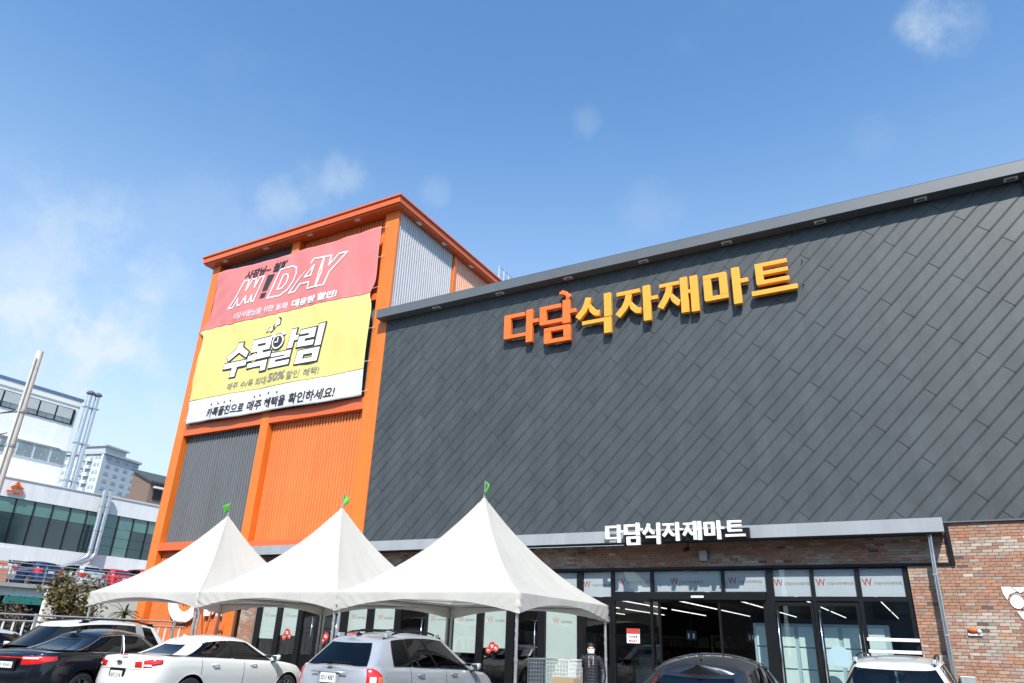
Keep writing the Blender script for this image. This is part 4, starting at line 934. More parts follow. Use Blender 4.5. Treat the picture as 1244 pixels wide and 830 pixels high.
class Car:
    """body frame: x forward from the rear bumper, y to the left, z up"""
    def __init__(s, name, label, loc, rz, sp, paint, group=None, detail=True):
        s.sp = sp; s.t = thing(name, label, sp.get('cat', 'car'), loc, rz, group); s.paint = paint
        Ln, Wd = sp['L'], sp['W'] / 2; s.Ln, s.Wd = Ln, Wd
        ax = sp['axles']; wr = sp['wr']; Ra = wr + 0.055; s.Ra = Ra
        pr, pf, Lr, Lf = sp.get('pr', 3.2), sp.get('pf', 2.5), sp.get('Lr', 0.75), sp.get('Lf', 1.0)
        o = []
        for k in range(25):
            th = math.pi / 2 * k / 24; c_, s_ = math.cos(th), math.sin(th); o.append((Lr * (1 - c_ ** (2 / pr)), Wd * s_ ** (2 / pr)))
        xs = [Lr + (Ln - Lf - Lr) * k / 50 for k in range(1, 50)]
        for a in ax: xs += [a - Ra, a + Ra, a - Ra * .97, a + Ra * .97, a - Ra * .88, a + Ra * .88]
        xs = sorted(x for x in xs if Lr < x < Ln - Lf)
        for x in xs: o.append((x, Wd))
        for k in range(24, -1, -1):
            th = math.pi / 2 * k / 24; c_, s_ = math.cos(th), math.sin(th); o.append((Ln - Lf * (1 - c_ ** (2 / pf)), Wd * s_ ** (2 / pf)))
        # extra stations across the wheel arches that fall inside the rounded ends
        extra = []
        for a in ax:
            for k in range(15):
                x = a + Ra * math.cos(math.pi * k / 14)
                if x < Lr or x > Ln - Lf: extra.append(x)
        for x in extra:
            if x < Lr: u = 1 - x / Lr; y = Wd * max(0, 1 - u ** pr) ** (1 / pr); i = next(i for i, q in enumerate(o) if q[0] > x); o.insert(i, (x, y))
            else: u = 1 - (Ln - x) / Lf; y = Wd * max(0, 1 - u ** pf) ** (1 / pf); i = max(i for i, q in enumerate(o) if q[0] < x) + 1; o.insert(i, (x, y))
        s.o = o; s.n = len(o)
        rows = [0, .06, .14, .24, .34, .44, .54, .64, .74, .82, .89, .95, .985, 1.0]
        half = [[s.pt(i, v) for i in range(s.n)] for v in rows]
        cap = []
        for tt in (.96, .88, .75, .55, .3, 0.0):
            cap.append([(p[0] + (0.02 * (1 - tt) if p[0] < Lr * .2 else 0), p[1] * tt, p[2] + s.crown(p[0]) * (1 - tt * tt)) for p in half[-1]])
        b = MB(); R_ = half + cap
        b.grid(R_); b.grid([[(x, -y, z) for x, y, z in r][::-1] for r in R_])
        s.body = build('body', b, paint, s.t, local=True, smooth=True, weld=True, auto=50)
        b = MB(); b.box(0.25, Ln - 0.3, -Wd + 0.28, Wd - 0.28, 0.2, 0.55); b.box(0.9, Ln - 1.2, -Wd + 0.1, Wd - 0.1, 0.22, 0.5)
        build('underbody', b, 'black', s.t, local=True)
        s.greenhouse()
        s.wheels(detail)
    def zs(s, x): return interp(s.sp['zs'], x)
    def crown(s, x): return s.sp.get('crown', 0.05)
    def pt(s, i, v, side=1):
        sp = s.sp
        if isinstance(i, float):
            a = int(i); f = i - a; a = min(max(a, 0), s.n - 1); c_ = min(a + 1, s.n - 1); x0 = s.o[a][0] * (1 - f) + s.o[c_][0] * f; y0 = s.o[a][1] * (1 - f) + s.o[c_][1] * f
        else: x0, y0 = s.o[i]
        zl = 0.21
        for a in sp['axles']:
            if abs(x0 - a) < s.Ra and y0 > s.Wd * 0.6: zl = max(zl, sp['wr'] + math.sqrt(max(0, s.Ra ** 2 - (x0 - a) ** 2)))
        z1 = s.zs(x0); z = zl + (z1 - zl) * v; h = (z - 0.21) / (z1 - 0.21)
        g = interp(sp.get('side', [(0, .93), (.2, .975), (.45, .99), (.62, 1.0), (.8, .99), (.93, .965), (1, .93)]), h)
        if abs(z - zl) < 0.002 and zl > 0.25: g *= 1.004
        er = max(0, 1 - x0 / 0.5) ** 0.6; ef = max(0, 1 - (s.Ln - x0) / 0.9) ** 0.7
        x = x0 + er * interp(sp['rear'], h) - ef * interp(sp['front'], h)
        return (x, side * y0 * g, z)
    def q_x(s, x, front=False):
        rng = range(s.n - 1)
        for i in rng:
            if s.o[i][0] <= x <= s.o[i + 1][0] and s.o[i + 1][0] > s.o[i][0]: return i + (x - s.o[i][0]) / (s.o[i + 1][0] - s.o[i][0])
        return float(s.n - 1)
    def q_y(s, y):
        for i in range(30):
            if s.o[i][1] <= y <= s.o[i + 1][1]: return i + (y - s.o[i][1]) / max(1e-6, s.o[i + 1][1] - s.o[i][1])
        return 25.0
    def v_of(s, z, x): return (z - 0.21) / (s.zs(x) - 0.21)
    def patch(s, name, q0, q1, z0, z1, side, m_, off=0.008, parent=None, nq=14, nv=8, zfun=None):
        P = []
        for j in range(nv + 1):
            r = []
            for i in range(nq + 1):
                q = q0 + (q1 - q0) * i / nq; fz = zfun(i / nq) if zfun else (z0, z1); z = fz[0] + (fz[1] - fz[0]) * j / nv
                x0 = s.o[min(int(q), s.n - 1)][0]; v = min(1.0, s.v_of(z, x0)); p = Vector(s.pt(float(q), v, side))
                e = 0.12; pa = Vector(s.pt(float(max(0, q - e)), v, side)); pb = Vector(s.pt(float(q + e), v, side)); pc = Vector(s.pt(float(q), min(1, v + .02), side)); pd = Vector(s.pt(float(q), v - .02, side))
                nrm = (pb - pa).cross(pc - pd)
                if nrm.length > 1e-9: nrm.normalize()
                if nrm.dot(p - Vector((s.Ln / 2, 0, 0.6))) < 0: nrm = -nrm
                edge = 0.0 if (i in (0, nq) or j in (0, nv)) else 1.0
                p += nrm * (off * (0.15 + 0.85 * edge)); r.append(tuple(p))
            P.append(r)
        b = MB(); b.grid(P)
        if side > 0: b.f = [f[::-1] for f in b.f]
        return build(name, b, m_, parent or s.t, local=True, smooth=True)
    def greenhouse(s):
        sp = s.sp; g = sp['gh']; H = sp['H']; K = [0, .07, .2, .36, .52, .68, .82, .92, 1.0]
        br = g['breaks']; fr = sorted(set([0, 1] + [x for w in br for x in w[:2]])); fs = []
        for a, c_ in zip(fr, fr[1:]):
            k = max(1, int((c_ - a) / 0.06)); fs += [a + (c_ - a) * i / k for i in range(k)]
        fs.append(1.0); nr, nc = 8, 5; rings = []
        for h in K:
            hh = h; xr = g['br'] + (g['tr'] - g['br']) * hh ** g.get('pr', .92); xf = g['bf'] + (g['tf'] - g['bf']) * hh ** g.get('pf', 0.95); w = g['bw'] + (g['tw'] - g['bw']) * hh ** 1.35
            rc = 0.16 + 0.06 * h; bow_r, bow_f = g.get('bowr', .1), g.get('bowf', .22); tr_, tf_ = g.get('taper_r', .06), g.get('taper_f', .05)
            def yw(f): return w * (1 - tr_ * max(0, 1 - f / .45) ** 2 - tf_ * max(0, (f - .6) / .4) ** 2)
            wr_ = yw(0); wf_ = yw(1); pts = []
            for k in range(nr): f = k / nr; y = (wr_ - rc) * f; pts.append((xr - bow_r * (1 - (y / wr_) ** 2), y))
            xe = xr - bow_r * (1 - ((wr_ - rc) / wr_) ** 2)
            for k in range(nc): a = math.pi / 2 * k / nc; pts.append((xe + rc * (1 - math.cos(a)), wr_ - rc + rc * math.sin(a)))
            x0 = xe + rc; xe2 = xf + bow_f * (1 - ((wf_ - rc) / wf_) ** 2); x1 = xe2 - rc
            sk = g.get('skew', 0) * (1 - h)
            for f in fs: f2 = f + sk * min(1, f / .04) * (1 - f) ** 2; pts.append((x0 + (x1 - x0) * f2, yw(f2)))
            for k in range(1, nc + 1): a = math.pi / 2 * k / nc; pts.append((x1 + rc * math.sin(a), wf_ - rc + rc * math.cos(a)))
            for k in range(nr - 1, -1, -1): f = k / nr; y = (wf_ - rc) * f; pts.append((xf + bow_f * (1 - (y / wf_) ** 2), y))
            ring = []
            for (x, y) in pts:
                zb = s.zs(min(max(x, .1), s.Ln - .1)) - 0.015 + (s.crown(x) * (1 - min(1, abs(y) / s.Wd) ** 2) if h == 0 else 0) * 0.0
                mid = (g['tr'] + g['tf']) / 2; hl = (g['tf'] - g['tr']) / 2
                zt = H - g.get('cr', .06) - g.get('arc', .045) * ((x - mid - g.get('arcx', 0)) / hl) ** 2
                ring.append((x, y, zb + (zt - zb) * h))
            rings.append(ring)
        n = len(rings[0]); nS = nr + nc; nF = nS + len(fs) - 1
        cap = []
        for tt in (.985, .95, .85, .7, .45, .2, 0.0): cap.append([(x, y * tt, z + g.get('cr', .06) * (1 - tt ** 2.4)) for x, y, z in rings[-1]])
        allr = rings + cap
        parts = {}
        def put(key, i, j): parts.setdefault(key, []).append((i, j))
        tagw = []
        for j in range(n - 1):
            key = None
            if j < nr - 1 + g.get('rw', 0): key = 'rear_window'
            elif j >= n - nr + g.get('fw', 0): key = 'windscreen'
            elif g.get('blackA') and nF <= j < n - nr + 0: key = ('pillar', 99)
            elif nS <= j < nF:
                f0, f1 = fs[j - nS], fs[j - nS + 1]
                for wi, w_ in enumerate(br):
                    if f0 >= w_[0] - 1e-6 and f1 <= w_[1] + 1e-6: key = ('side', wi)
                if key is None and g.get('blackA') and f0 >= br[-1][1] - 1e-6: key = ('pillar', 99)
                if key is None and br[0][1] - 1e-6 <= f0 and f1 <= br[-1][0] + 1e-6 and f1 - f0 < .033 and sp.get('blackpil', True): key = ('pillar', sum(1 for w_ in br if w_[0] <= f0))
            tagw.append(key)
        for i in range(len(allr) - 1):
            for j in range(n - 1):
                k = tagw[j] if 1 <= i < len(K) - 2 else None
                if k and k[0] == 'side':
                    w_ = br[k[1]]
                    if len(w_) > 2 and (i < w_[2] or i >= w_[3]): k = None
                put(k, i, j)
        def mesh(cells, sides, inset=0.0):
            b = MB()
            for sd in sides:
                idx = {}
                for (i, j) in cells:
                    q = []
                    for (a, c_) in ((i, j), (i, j + 1), (i + 1, j + 1), (i + 1, j)):
                        if (a, c_) not in idx:
                            p = allr[a][c_]; idx[(a, c_)] = len(b.v); b.v.append((p[0], p[1] * sd, p[2]))
                        q.append(idx[(a, c_)])
                    b.f.append(tuple(q) if sd > 0 else tuple(q[::-1])); b.c.append(None)
            return b
        s.rings = rings; s.fs = fs; s.nS = nS
        build('roof', mesh(parts[None], (1, -1)), sp.get('roofmat', s.paint), s.t, local=True, smooth=True, weld=True, auto=40)
        gm = sp.get('glass', 'cglass'); wobj = {}
        for key in parts:
            if key and key[0] == 'pillar':
                for sd in (1, -1): build('door_pillar', mesh(parts[key], (sd,)), 'black', s.t, local=True, smooth=True)
        for key in ('rear_window', 'windscreen'):
            if key in parts: wobj[(key, 0)] = build(key, mesh(parts[key], (1, -1)), gm, s.t, local=True, smooth=True, weld=True)
        for wi in range(len(br)):
            for sd in (1, -1):
                if ('side', wi) in parts: wobj[(('side', wi), sd)] = build('side_window', mesh(parts[('side', wi)], (sd,)), gm, s.t, local=True, smooth=True)
        # dark rubber round each pane
        for key, cells in parts.items():
            if key is None or key[0] == 'pillar': continue
            es = {}
            for (i, j) in cells:
                for e in (((i, j), (i, j + 1)), ((i, j + 1), (i + 1, j + 1)), ((i + 1, j), (i + 1, j + 1)), ((i, j), (i + 1, j))): es[e] = es.get(e, 0) + 1
            for sd in (1, -1):
                b = MB()
                for e, c_ in es.items():
                    if c_ != 1: continue
                    if key == 'rear_window' and e[0][1] == 0 and e[1][1] == 0: continue
                    if key == 'windscreen' and e[0][1] == n - 1 and e[1][1] == n - 1: continue
                    p, q = allr[e[0][0]][e[0][1]], allr[e[1][0]][e[1][1]]
                    b.tube([(p[0], p[1] * sd, p[2]), (q[0], q[1] * sd, q[2])], 0.008, 5, cap=False)
                build('window_seal', b, 'chrome' if sp.get('chrome') and key[0] == 'side' else 'black', wobj[(key, sd if key[0] == 'side' else 0)], local=True, smooth=True)
        b = MB(); cy = (g['br'] + g['bf']) / 2
        b.grid([[(cy + (x - cy) * .985, y * .975, z - .012) for x, y, z in r] for r in allr[len(K) - 2:]]); b.grid([[(cy + (x - cy) * .985, -y * .975, z - .012) for x, y, z in r] for r in allr[len(K) - 2:]])
        for sd in (1, -1):
            for j in range(n - 1):
                if not (tagw[j] is None or tagw[j][0] == 'pillar'): continue
                for i in range(len(K) - 1):
                    b.add([(cy + (rings[a][q][0] - cy) * .968, rings[a][q][1] * sd * .965, rings[a][q][2] - .012) for a, q in ((i, j), (i, j + 1), (i + 1, j + 1), (i + 1, j))], [(0, 1, 2, 3)])
        zt_ = max(p[2] for p in rings[0]) + .045
        b.add([(cy + (x - cy) * .97, y * .97, zt_ if True else z) for x, y, z in rings[0]] + [(cy + (x - cy) * .97, -y * .97, zt_) for x, y, z in rings[0][::-1]], [tuple(range(2 * n))])
        build('cabin_lining', b, 'seat', s.t, local=True)
        # cabin
        zf = s.zs(s.Ln * .5); b = MB(); b.box(g['br'] + .25, g['bf'] - .2, -g['bw'] + .14, g['bw'] - .14, 0.5, zf - 0.12); build('cabin_tub', b, 'black', s.t, local=True)
        for (x, y) in ((g['tr'] + (g['tf'] - g['tr']) * .72, .36), (g['tr'] + (g['tf'] - g['tr']) * .72, -.36), (g['tr'] + (g['tf'] - g['tr']) * .2, .36), (g['tr'] + (g['tf'] - g['tr']) * .2, -.36)):
            b = MB(); b.obox((x - .05, y, zf + .02), (.07, 0, .02), (0, .24, 0), (-.09, 0, .30)); b.sphere((x - .17, y, H - .27), .13, 12, 8, (.55, 1, .85)); b.tube([(x - .15, y, H - .45), (x - .17, y, H - .25)], .02, 6)
            build('seat', b, 'seat', s.t, local=True, bevel=0.0, smooth=True, auto=40)
    def roof_z(s, x, y):
        g = s.sp['gh']; mid = (g['tr'] + g['tf']) / 2; hl = (g['tf'] - g['tr']) / 2; cr = g.get('cr', .06)
        return s.sp['H'] - cr - g.get('arc', .045) * ((x - mid - g.get('arcx', 0)) / hl) ** 2 + cr * (1 - min(1, abs(y) / g['tw']) ** 2.4)
    def rails(s, x0, x1, y, lift, r=.018, foot='black'):
        for sd in (1, -1):
            pts = [(x0 + (x1 - x0) * k / 12, sd * y, s.roof_z(x0 + (x1 - x0) * k / 12, y) + lift * min(1, 4.5 * min(k / 12, 1 - k / 12)) + .004) for k in range(13)]
            b = MB(); b.tube(pts, r, 8); rr = build('roof_rail', b, 'black', s.t, local=True, smooth=True)
            for xx in (x0 + .12, x1 - .14):
                z = s.roof_z(xx, y); b = MB(); b.obox((xx, sd * y, z + lift * .45), (.075, 0, 0), (0, .028, 0), (.01, 0, lift * .5 + .012)); build('rail_foot', b, foot, rr, local=True, bevel=.012)
    def wheels(s, detail):
        wr = s.sp['wr']
        for a in s.sp['axles']:
            for sd in (1, -1):
                y = sd * (s.Wd - 0.115)
                b = MB(); pr = [(wr * .68, -.1), (wr * .9, -.105), (wr * .985, -.085), (wr, -.05), (wr, .05), (wr * .985, .085), (wr * .9, .105), (wr * .68, .1), (wr * .66, 0)]
                b.lathe(pr, (a, y, wr), 'y', 36); ty = build('wheel', b, 'rubber', s.t, local=True, smooth=True, auto=50)
                b = MB(); o = sd
                b.lathe([(wr * .69, o * -.06), (wr * .69, o * .095), (wr * .62, o * .085), (wr * .60, o * .02)], (a, y, wr), 'y', 36)
                for k in range(s.sp.get('spokes', 10)):
                    an = 2 * math.pi * k / s.sp.get('spokes', 10); c_, s_ = math.cos(an), math.sin(an)
                    b.obox((a + c_ * wr * .36, y + o * .07, wr + s_ * wr * .36), (c_ * wr * .29, o * .008, s_ * wr * .29), (-s_ * .02, 0, c_ * .02), (0, .014, 0))
                b.lathe([(0.001, o * .092), (.05, o * .09), (.06, o * .06)], (a, y, wr), 'y', 16)
                build('rim', b, 'rim', ty, local=True, smooth=True, auto=35)
    def side_seams(s, xs, z0=0.34):
        for x in xs:
            for sd in (1, -1):
                q = s.q_x(x); z1 = s.zs(x) - 0.02; b = MB(); pts = []
                for k in range(13):
                    z = z0 + (z1 - z0) * k / 12; p = s.pt(float(s.q_x(x + s.sp.get('seam_slant', .0) * (1 - k / 12) ** 2)), min(1, s.v_of(z, x)), sd); pts.append((p[0], p[1] + sd * 0.0015, p[2]))
                b.tube(pts, 0.0045, 4); build('door_seam', b, 'black', s.t, local=True)
    def handles(s, xs, z, m_=None):
        for x in xs:
            for sd in (1, -1):
                p = s.pt(float(s.q_x(x)), s.v_of(z, x), sd); b = MB(); b.tube([(p[0] - .09, p[1] + sd * .01, p[2]), (p[0] - .07, p[1] + sd * .035, p[2] + .002), (p[0] + .07, p[1] + sd * .035, p[2] + .002), (p[0] + .09, p[1] + sd * .01, p[2])], .013, 8)
                b.sphere((p[0], p[1] + sd * .002, p[2] - .005), .05, 10, 6, (1, .12, .55)); build('door_handle', b, m_ or s.paint, s.t, local=True, smooth=True)
    def mirrors(s, x, z, m_=None):
        for sd in (1, -1):
            y = sd * (s.Wd + 0.06); b = MB()
            b.obox((x, y, z), (.055, 0, 0), (-.02 * sd, .10 * sd, 0.012), (0.015, 0, .062)); mi = build('mirror', b, m_ or s.paint, s.t, local=True, smooth=True, bevel=.036)
            b = MB(); b.obox((x + .03, sd * (s.Wd - .05), z - .075), (.04, 0, 0), (0, .09, 0.02 * sd), (0, 0, .018)); build('mirror_arm', b, 'black', mi, local=True)
            b = MB(); b.obox((x - .056, y, z), (.004, 0, 0), (0, .08, 0), (0, 0, .045)); build('mirror_glass', b, 'gglassd', mi, local=True)
    def plate(s, txt, z, x=-0.012, w=.335, h=.155, frame=True, tilt=0.0):
        b = MB(); b.box(x - .006, x + .02, -w / 2, w / 2, z - h / 2, z + h / 2); p = build('number_plate', b, 'plate', s.t, local=True, bevel=0.004)
        tt = text_fit(txt, 0.015, w / 2 - .02, -w / 2 + .02, z - h * .3, z + h * .3, lambda u, v: (x - .0075, u, v)); build('print', tt, 'dkprint', p, local=True)
        if frame: b = MB(); b.box(x + .012, x + .03, -w / 2 - .06, w / 2 + .06, z - h / 2 - .05, z + h / 2 + .05); build('plate_recess', b, 'black' if frame == 2 else s.paint, s.t, local=True, bevel=.01)
    def fin(s, x, m_=None):
        z = s.roof_z(x, 0) - .004; b = MB(); b.add([(x - .1, -.012, z - .01), (x + .1, -.02, z - .01), (x + .1, .02, z - .01), (x - .1, .012, z - .01), (x - .07, 0, z + .06), (x - .04, 0, z + .055)], [(0, 1, 5, 4), (1, 2, 5), (2, 3, 4, 5), (3, 0, 4)]); build('aerial', b, m_ or s.paint, s.t, local=True)


def sedan_spec(**k):
    d = dict(L=4.86, W=1.85, H=1.465, axles=(1.06, 3.80), wr=.335, zs=[(0, .93), (.25, 1.02), (.9, 1.035), (1.5, 1.02), (2.6, .98), (3.5, .945), (4.2, .86), (4.7, .72), (4.86, .64)], crown=0.045,
             rear=[(0, .13), (.2, .03), (.45, 0), (.62, .03), (.8, .06), (1, .07)], front=[(0, .12), (.3, .0), (.6, .05), (.85, .16), (1, .28)],
             gh=dict(br=.62, tr=1.38, bf=3.72, tf=2.75, bw=.80, tw=.585, breaks=[(.03, .12), (.135, .47), (.50, .93)], arc=.06, arcx=.1, pr=.9, rw=0, cr=.085))
    gh = dict(d['gh']); gh.update(k.pop('gh', {})); d.update(k); d['gh'] = gh; return d
def wagon_spec(**k):
    d = dict(L=4.545, W=1.80, H=1.64, axles=(.88, 3.58), wr=.33, zs=[(0, 1.03), (.3, 1.09), (.9, 1.07), (2.0, 1.03), (3.1, 1.0), (3.5, .97), (4.0, .88), (4.4, .72), (4.545, .64)], crown=0.05, Lr=.5,
             rear=[(0, .12), (.2, .02), (.35, 0), (.55, .05), (.75, .07), (1, .10)], front=[(0, .12), (.3, .0), (.6, .05), (.85, .16), (1, .26)],
             gh=dict(br=.24, tr=.62, bf=3.52, tf=2.45, bw=.82, tw=.62, breaks=[(.05, .235), (.255, .53), (.55, .93)], arc=.07, arcx=.15, pr=1.05, bowr=.08, skew=.10, rw=2))
    gh = dict(d['gh']); gh.update(k.pop('gh', {})); d.update(k); d['gh'] = gh; return d


# silver people carrier
c = Car('silver_car', 'silver people carrier with roof rails parked tail out before the middle tent', (-8.98, 9.85, 0), math.radians(89), wagon_spec(), 'p_silver')
c.side_seams((1.18, 2.25, 3.25)); c.handles((1.45, 2.5), .95, 'chrome'); c.mirrors(3.1, 1.07)
c.plate('02너 4087', .90, x=.045, frame=True); c.fin(.75, 'black')
for sd in (1, -1):
    q0, q1 = c.q_y(.74), c.q_x(.36)
    l = c.patch('tail_lamp', q0, q1, .70, 1.06, sd, 'lampred', .014, zfun=lambda f: (.66 + .04 * f, 1.08 - .12 * f ** 2)); c.patch('lens', q0 + (q1 - q0) * .18, q0 + (q1 - q0) * .62, .83, .94, sd, 'lampclear', .017, l); c.patch('lens', q0 + (q1 - q0) * .7, q1 - .05, .7, .96, sd, 'lamporange', .016, l)
c.rails(.72, 2.42, .55, .055, .017, 'p_silver')
for x in (1.15, 1.95): b = MB(); b.tube([(x, -.55, c.roof_z(x, .55) + .05), (x, -.3, c.roof_z(x, 0) + .05), (x, .3, c.roof_z(x, 0) + .05), (x, .55, c.roof_z(x, .55) + .05)], .012, 6); build('cross_bar', b, 'black', c.t, local=True)
b = MB(); b.box(.50, .56, -.10, .10, 1.585, 1.61); build('brake_lamp', b, 'lampred', c.t, local=True, bevel=.008)
b = MB(); b.sphere((.072, .0, 1.04), .055, 14, 8, (.15, 1.1, .6)); build('badge', b, 'trimdk', c.t, local=True, smooth=True)
b = MB(); b.tube([(.045, -.38, .985), (.04, 0, .99), (.045, .38, .985)], .014, 6); build('tailgate_grip', b, 'p_silver', c.t, local=True, smooth=True)
b = MB(); b.tube([(.14, -.4, 1.13), (.15, .1, 1.14)], .010, 6); b.obox((.15, .1, 1.14), (.02, 0, 0), (0, .04, 0), (0, 0, .02)); build('wiper', b, 'black', c.t, local=True)

# white sedan
c = Car('white_sedan', 'white four door sedan with split red tail lamps parked between black sedan and silver car', (-14.15, 9.55, 0), math.radians(92), sedan_spec(), 'p_white')
c.side_seams((1.28, 2.42, 3.45)); c.handles((1.62, 2.68), .89, 'p_white'); c.mirrors(3.25, 1.02); c.fin(1.5)
c.plate('30우 2118', .69, x=.02, frame=2)
for sd in (1, -1):
    qa, qb, qc, qd = c.q_y(.44), c.q_y(.60), c.q_y(.63), c.q_x(.34)
    c.patch('tail_lamp', qa, qb, .84, .985, sd, 'lampred', .022, zfun=lambda f: (.835, .985)); l = c.patch('tail_lamp', qc, qd, .82, .985, sd, 'lampred', .024, zfun=lambda f: (.825 + .09 * f, .985))
    c.patch('lens', qc + .3, qc + (qd - qc) * .45, .85, .89, sd, 'lampclear', .027, l)
    c.patch('reflector', c.q_y(.62), c.q_y(.78), .535, .565, sd, 'lampred', .008)
b = MB(); b.box(.10, .14, -.085, .085, 1.045, 1.062); build('brake_lamp', b, 'lampred', c.t, local=True, bevel=.005)
b = MB(); b.box(.025, .05, -.07, .07, .915, .945); b.box(.024, .05, -.03, .03, .905, .955); build('badge', b, 'trimdk', c.t, local=True, bevel=.006)
c.patch('boot_seam', c.q_y(.001), c.q_y(.62), .80, .806, 1, 'black', .002); c.patch('boot_seam', c.q_y(.001), c.q_y(.62), .80, .806, -1, 'black', .002)

# black sedan
c = Car('black_sedan', 'glossy black fastback sedan with wide red tail lamp, parked left of the white sedan', (-16.12, 8.45, 0), math.radians(101),
        sedan_spec(L=4.91, W=1.86, H=1.505, axles=(1.12, 3.96), chrome=True, gh=dict(br=.50, tr=1.55, tf=2.85, breaks=[(.02, .47), (.50, .93)], bw=.81, pr=.86), zs=[(0, .96), (.25, 1.035), (.9, 1.05), (1.5, 1.03), (2.6, .99), (3.5, .95), (4.2, .87), (4.7, .74), (4.91, .64)], spokes=7), 'p_black')
c.side_seams((1.4, 2.5, 3.5)); c.handles((1.75, 2.8), .90, 'chrome'); c.mirrors(3.3, 1.02); c.fin(1.62); c.plate('47나 9301', .80, x=.0, w=.52, h=.11, frame=2)
for sd in (1, -1):
    q0, q1 = c.q_y(.40), c.q_x(.42); l = c.patch('tail_lamp', q0, q1, .82, .96, sd, 'lampred', .02, zfun=lambda f: (.80 + .09 * f ** 2, .965)); c.patch('lens', q0 + .3, q0 + (q1 - q0) * .5, .905, .945, sd, 'lampclear', .023, l)
    c.patch('lamp_bar', c.q_y(.001), q0, .915, .945, sd, 'lampred', .012); c.patch('chrome_bar', c.q_y(.001), c.q_y(.62), .965, .98, sd, 'chrome', .01)

# charcoal sedan at the right
c = Car('charcoal_sedan', 'dark charcoal sedan seen from behind, its sloping rear glass reflecting the orange sign', (-2.56, 8.0, 0), math.radians(91),
        sedan_spec(H=1.505, gh=dict(br=.34, tr=1.45, tf=2.8, pr=.8, breaks=[(.03, .16), (.18, .5), (.53, .93)], rw=2, cr=.11, arc=.08)), 'p_dark')
c.side_seams((1.35, 2.45, 3.5)); c.handles((1.7, 2.75), .9); c.mirrors(3.3, 1.01, 'chrome'); c.fin(1.62); c.plate('15도 6624', .8, x=.0, w=.52, h=.11)
for sd in (1, -1): c.patch('tail_lamp', c.q_y(.5), c.q_x(.4), .84, .97, sd, 'lampred', .02)

# white compact wagon at the far right
c = Car('white_wagon', 'white compact estate car with roof rails parked tail out by the brick wall', (-.62, 12.0, 0), math.radians(87),
        wagon_spec(L=4.2, W=1.70, H=1.56, axles=(.82, 3.3), gh=dict(br=.2, tr=.55, bf=3.2, tf=2.3, tw=.585, bw=.77, breaks=[(.05, .2), (.225, .52), (.545, .93)], rw=4), zs=[(0, 1.0), (.3, 1.05), (2.0, 1.0), (3.1, .96), (3.7, .86), (4.2, .64)], glass='cglass_lt'), 'p_white')
c.rails(.6, 2.2, .52, .06, .016, 'steel'); c.side_seams((1.1, 2.1, 3.0)); c.mirrors(2.85, 1.02); c.plate('62무 3305', .82, x=.03)
for sd in (1, -1):
    c.patch('tail_lamp', c.q_y(.62), c.q_x(.4), .7, 1.02, sd, 'lampred', .025)

# white off-roader with black pillars, nose out, behind the black sedan
c = Car('white_suv', 'white and silver off roader with black roof rails parked behind the black sedan', (-17.85, 12.95, 0), math.radians(-87),
        wagon_spec(L=4.6, W=1.86, H=1.70, wr=.37, axles=(.9, 3.7), gh=dict(br=.16, tr=.5, bf=3.55, tf=2.65, tw=.66, bw=.83, breaks=[(.04, .17), (.27, .56), (.57, .96)], blackA=True, skew=0)), 'p_white')
c.side_seams((1.2, 2.25, 3.2)); c.mirrors(3.1, 1.1); c.plate('78거 1022', .8); c.rails(.6, 2.6, .6, .05, .018)
for sd in (1, -1):
    n0 = c.nS + [i for i, f in enumerate(c.fs) if f <= .171][-1]; n1 = c.nS + [i for i, f in enumerate(c.fs) if f <= .271][-1]
    P = [[(c.rings[i][j][0], sd * (c.rings[i][j][1] + .006), c.rings[i][j][2]) for j in range(n0, n1 + 1)] for i in range(len(c.rings))]
    b = MB(); b.grid(P); build('rear_pillar', b, 'p_silver', c.t, local=True, smooth=True)
# silver saloon at the left edge
c = Car('silver_saloon', 'pale silver saloon mostly out of frame at the left edge', (-20.6, 12.2, 0), math.radians(-92), sedan_spec(H=1.44), 'p_grey')
c.side_seams((1.28, 2.42, 3.45)); c.mirrors(3.25, 1.0)
# ------------------------------------------------------------------ left side: raised parking deck and buildings
dk = MB(); dk.box(-52, -45, -20, 62, 3.44, 3.66); tag(build('parking_deck', dk, 'concrete'), kind='structure')
d = thing('retaining_wall', 'white wall with a green sign band and dark shopfronts under the parking deck', 'wall', (-45.3, 25, 0))
b = MB(); b.box(-45.6, -45.2, -20, 62, 2.98, 3.43); build('upper_wall', b, 'bcream', d)
b = MB(); b.box(-45.3, -45.1, 22.8, 27.6, 2.56, 2.975); build('sign_band', b, 'greensign', d); b = MB(); b.box(-45.6, -45.2, 28.6, 62, 0.0, 2.975); b.box(-45.6, -45.2, -20, 20.0, 0, 2.975); build('lower_wall', b, 'bwhite', d)
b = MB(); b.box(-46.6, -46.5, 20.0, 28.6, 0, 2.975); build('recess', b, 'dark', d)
for i in range(6):
    y = 20.2 + i * 1.4; b = MB(); b.box(-45.9, -45.86, y, y + 1.3, 0.1, 2.5); build('shop_window', b, 'gglassd', d)
rl = thing('deck_railing', 'long steel railing along the edge of the raised parking deck', 'railing', (-45.1, 25, 3.66))
for i in range(33): b = MB(); y = -2 + i * 1.9; b.box(-45.12, -45.06, y - 0.03, y + 0.03, 3.662, 4.74); build('post', b, 'rail', rl)
for k in range(5): b = MB(); z = 3.86 + k * 0.22; b.tube([(-45.05, -4, z), (-45.05, 60, z)], 0.024 if k < 4 else 0.034, 6); build('bar', b, 'rail', rl)
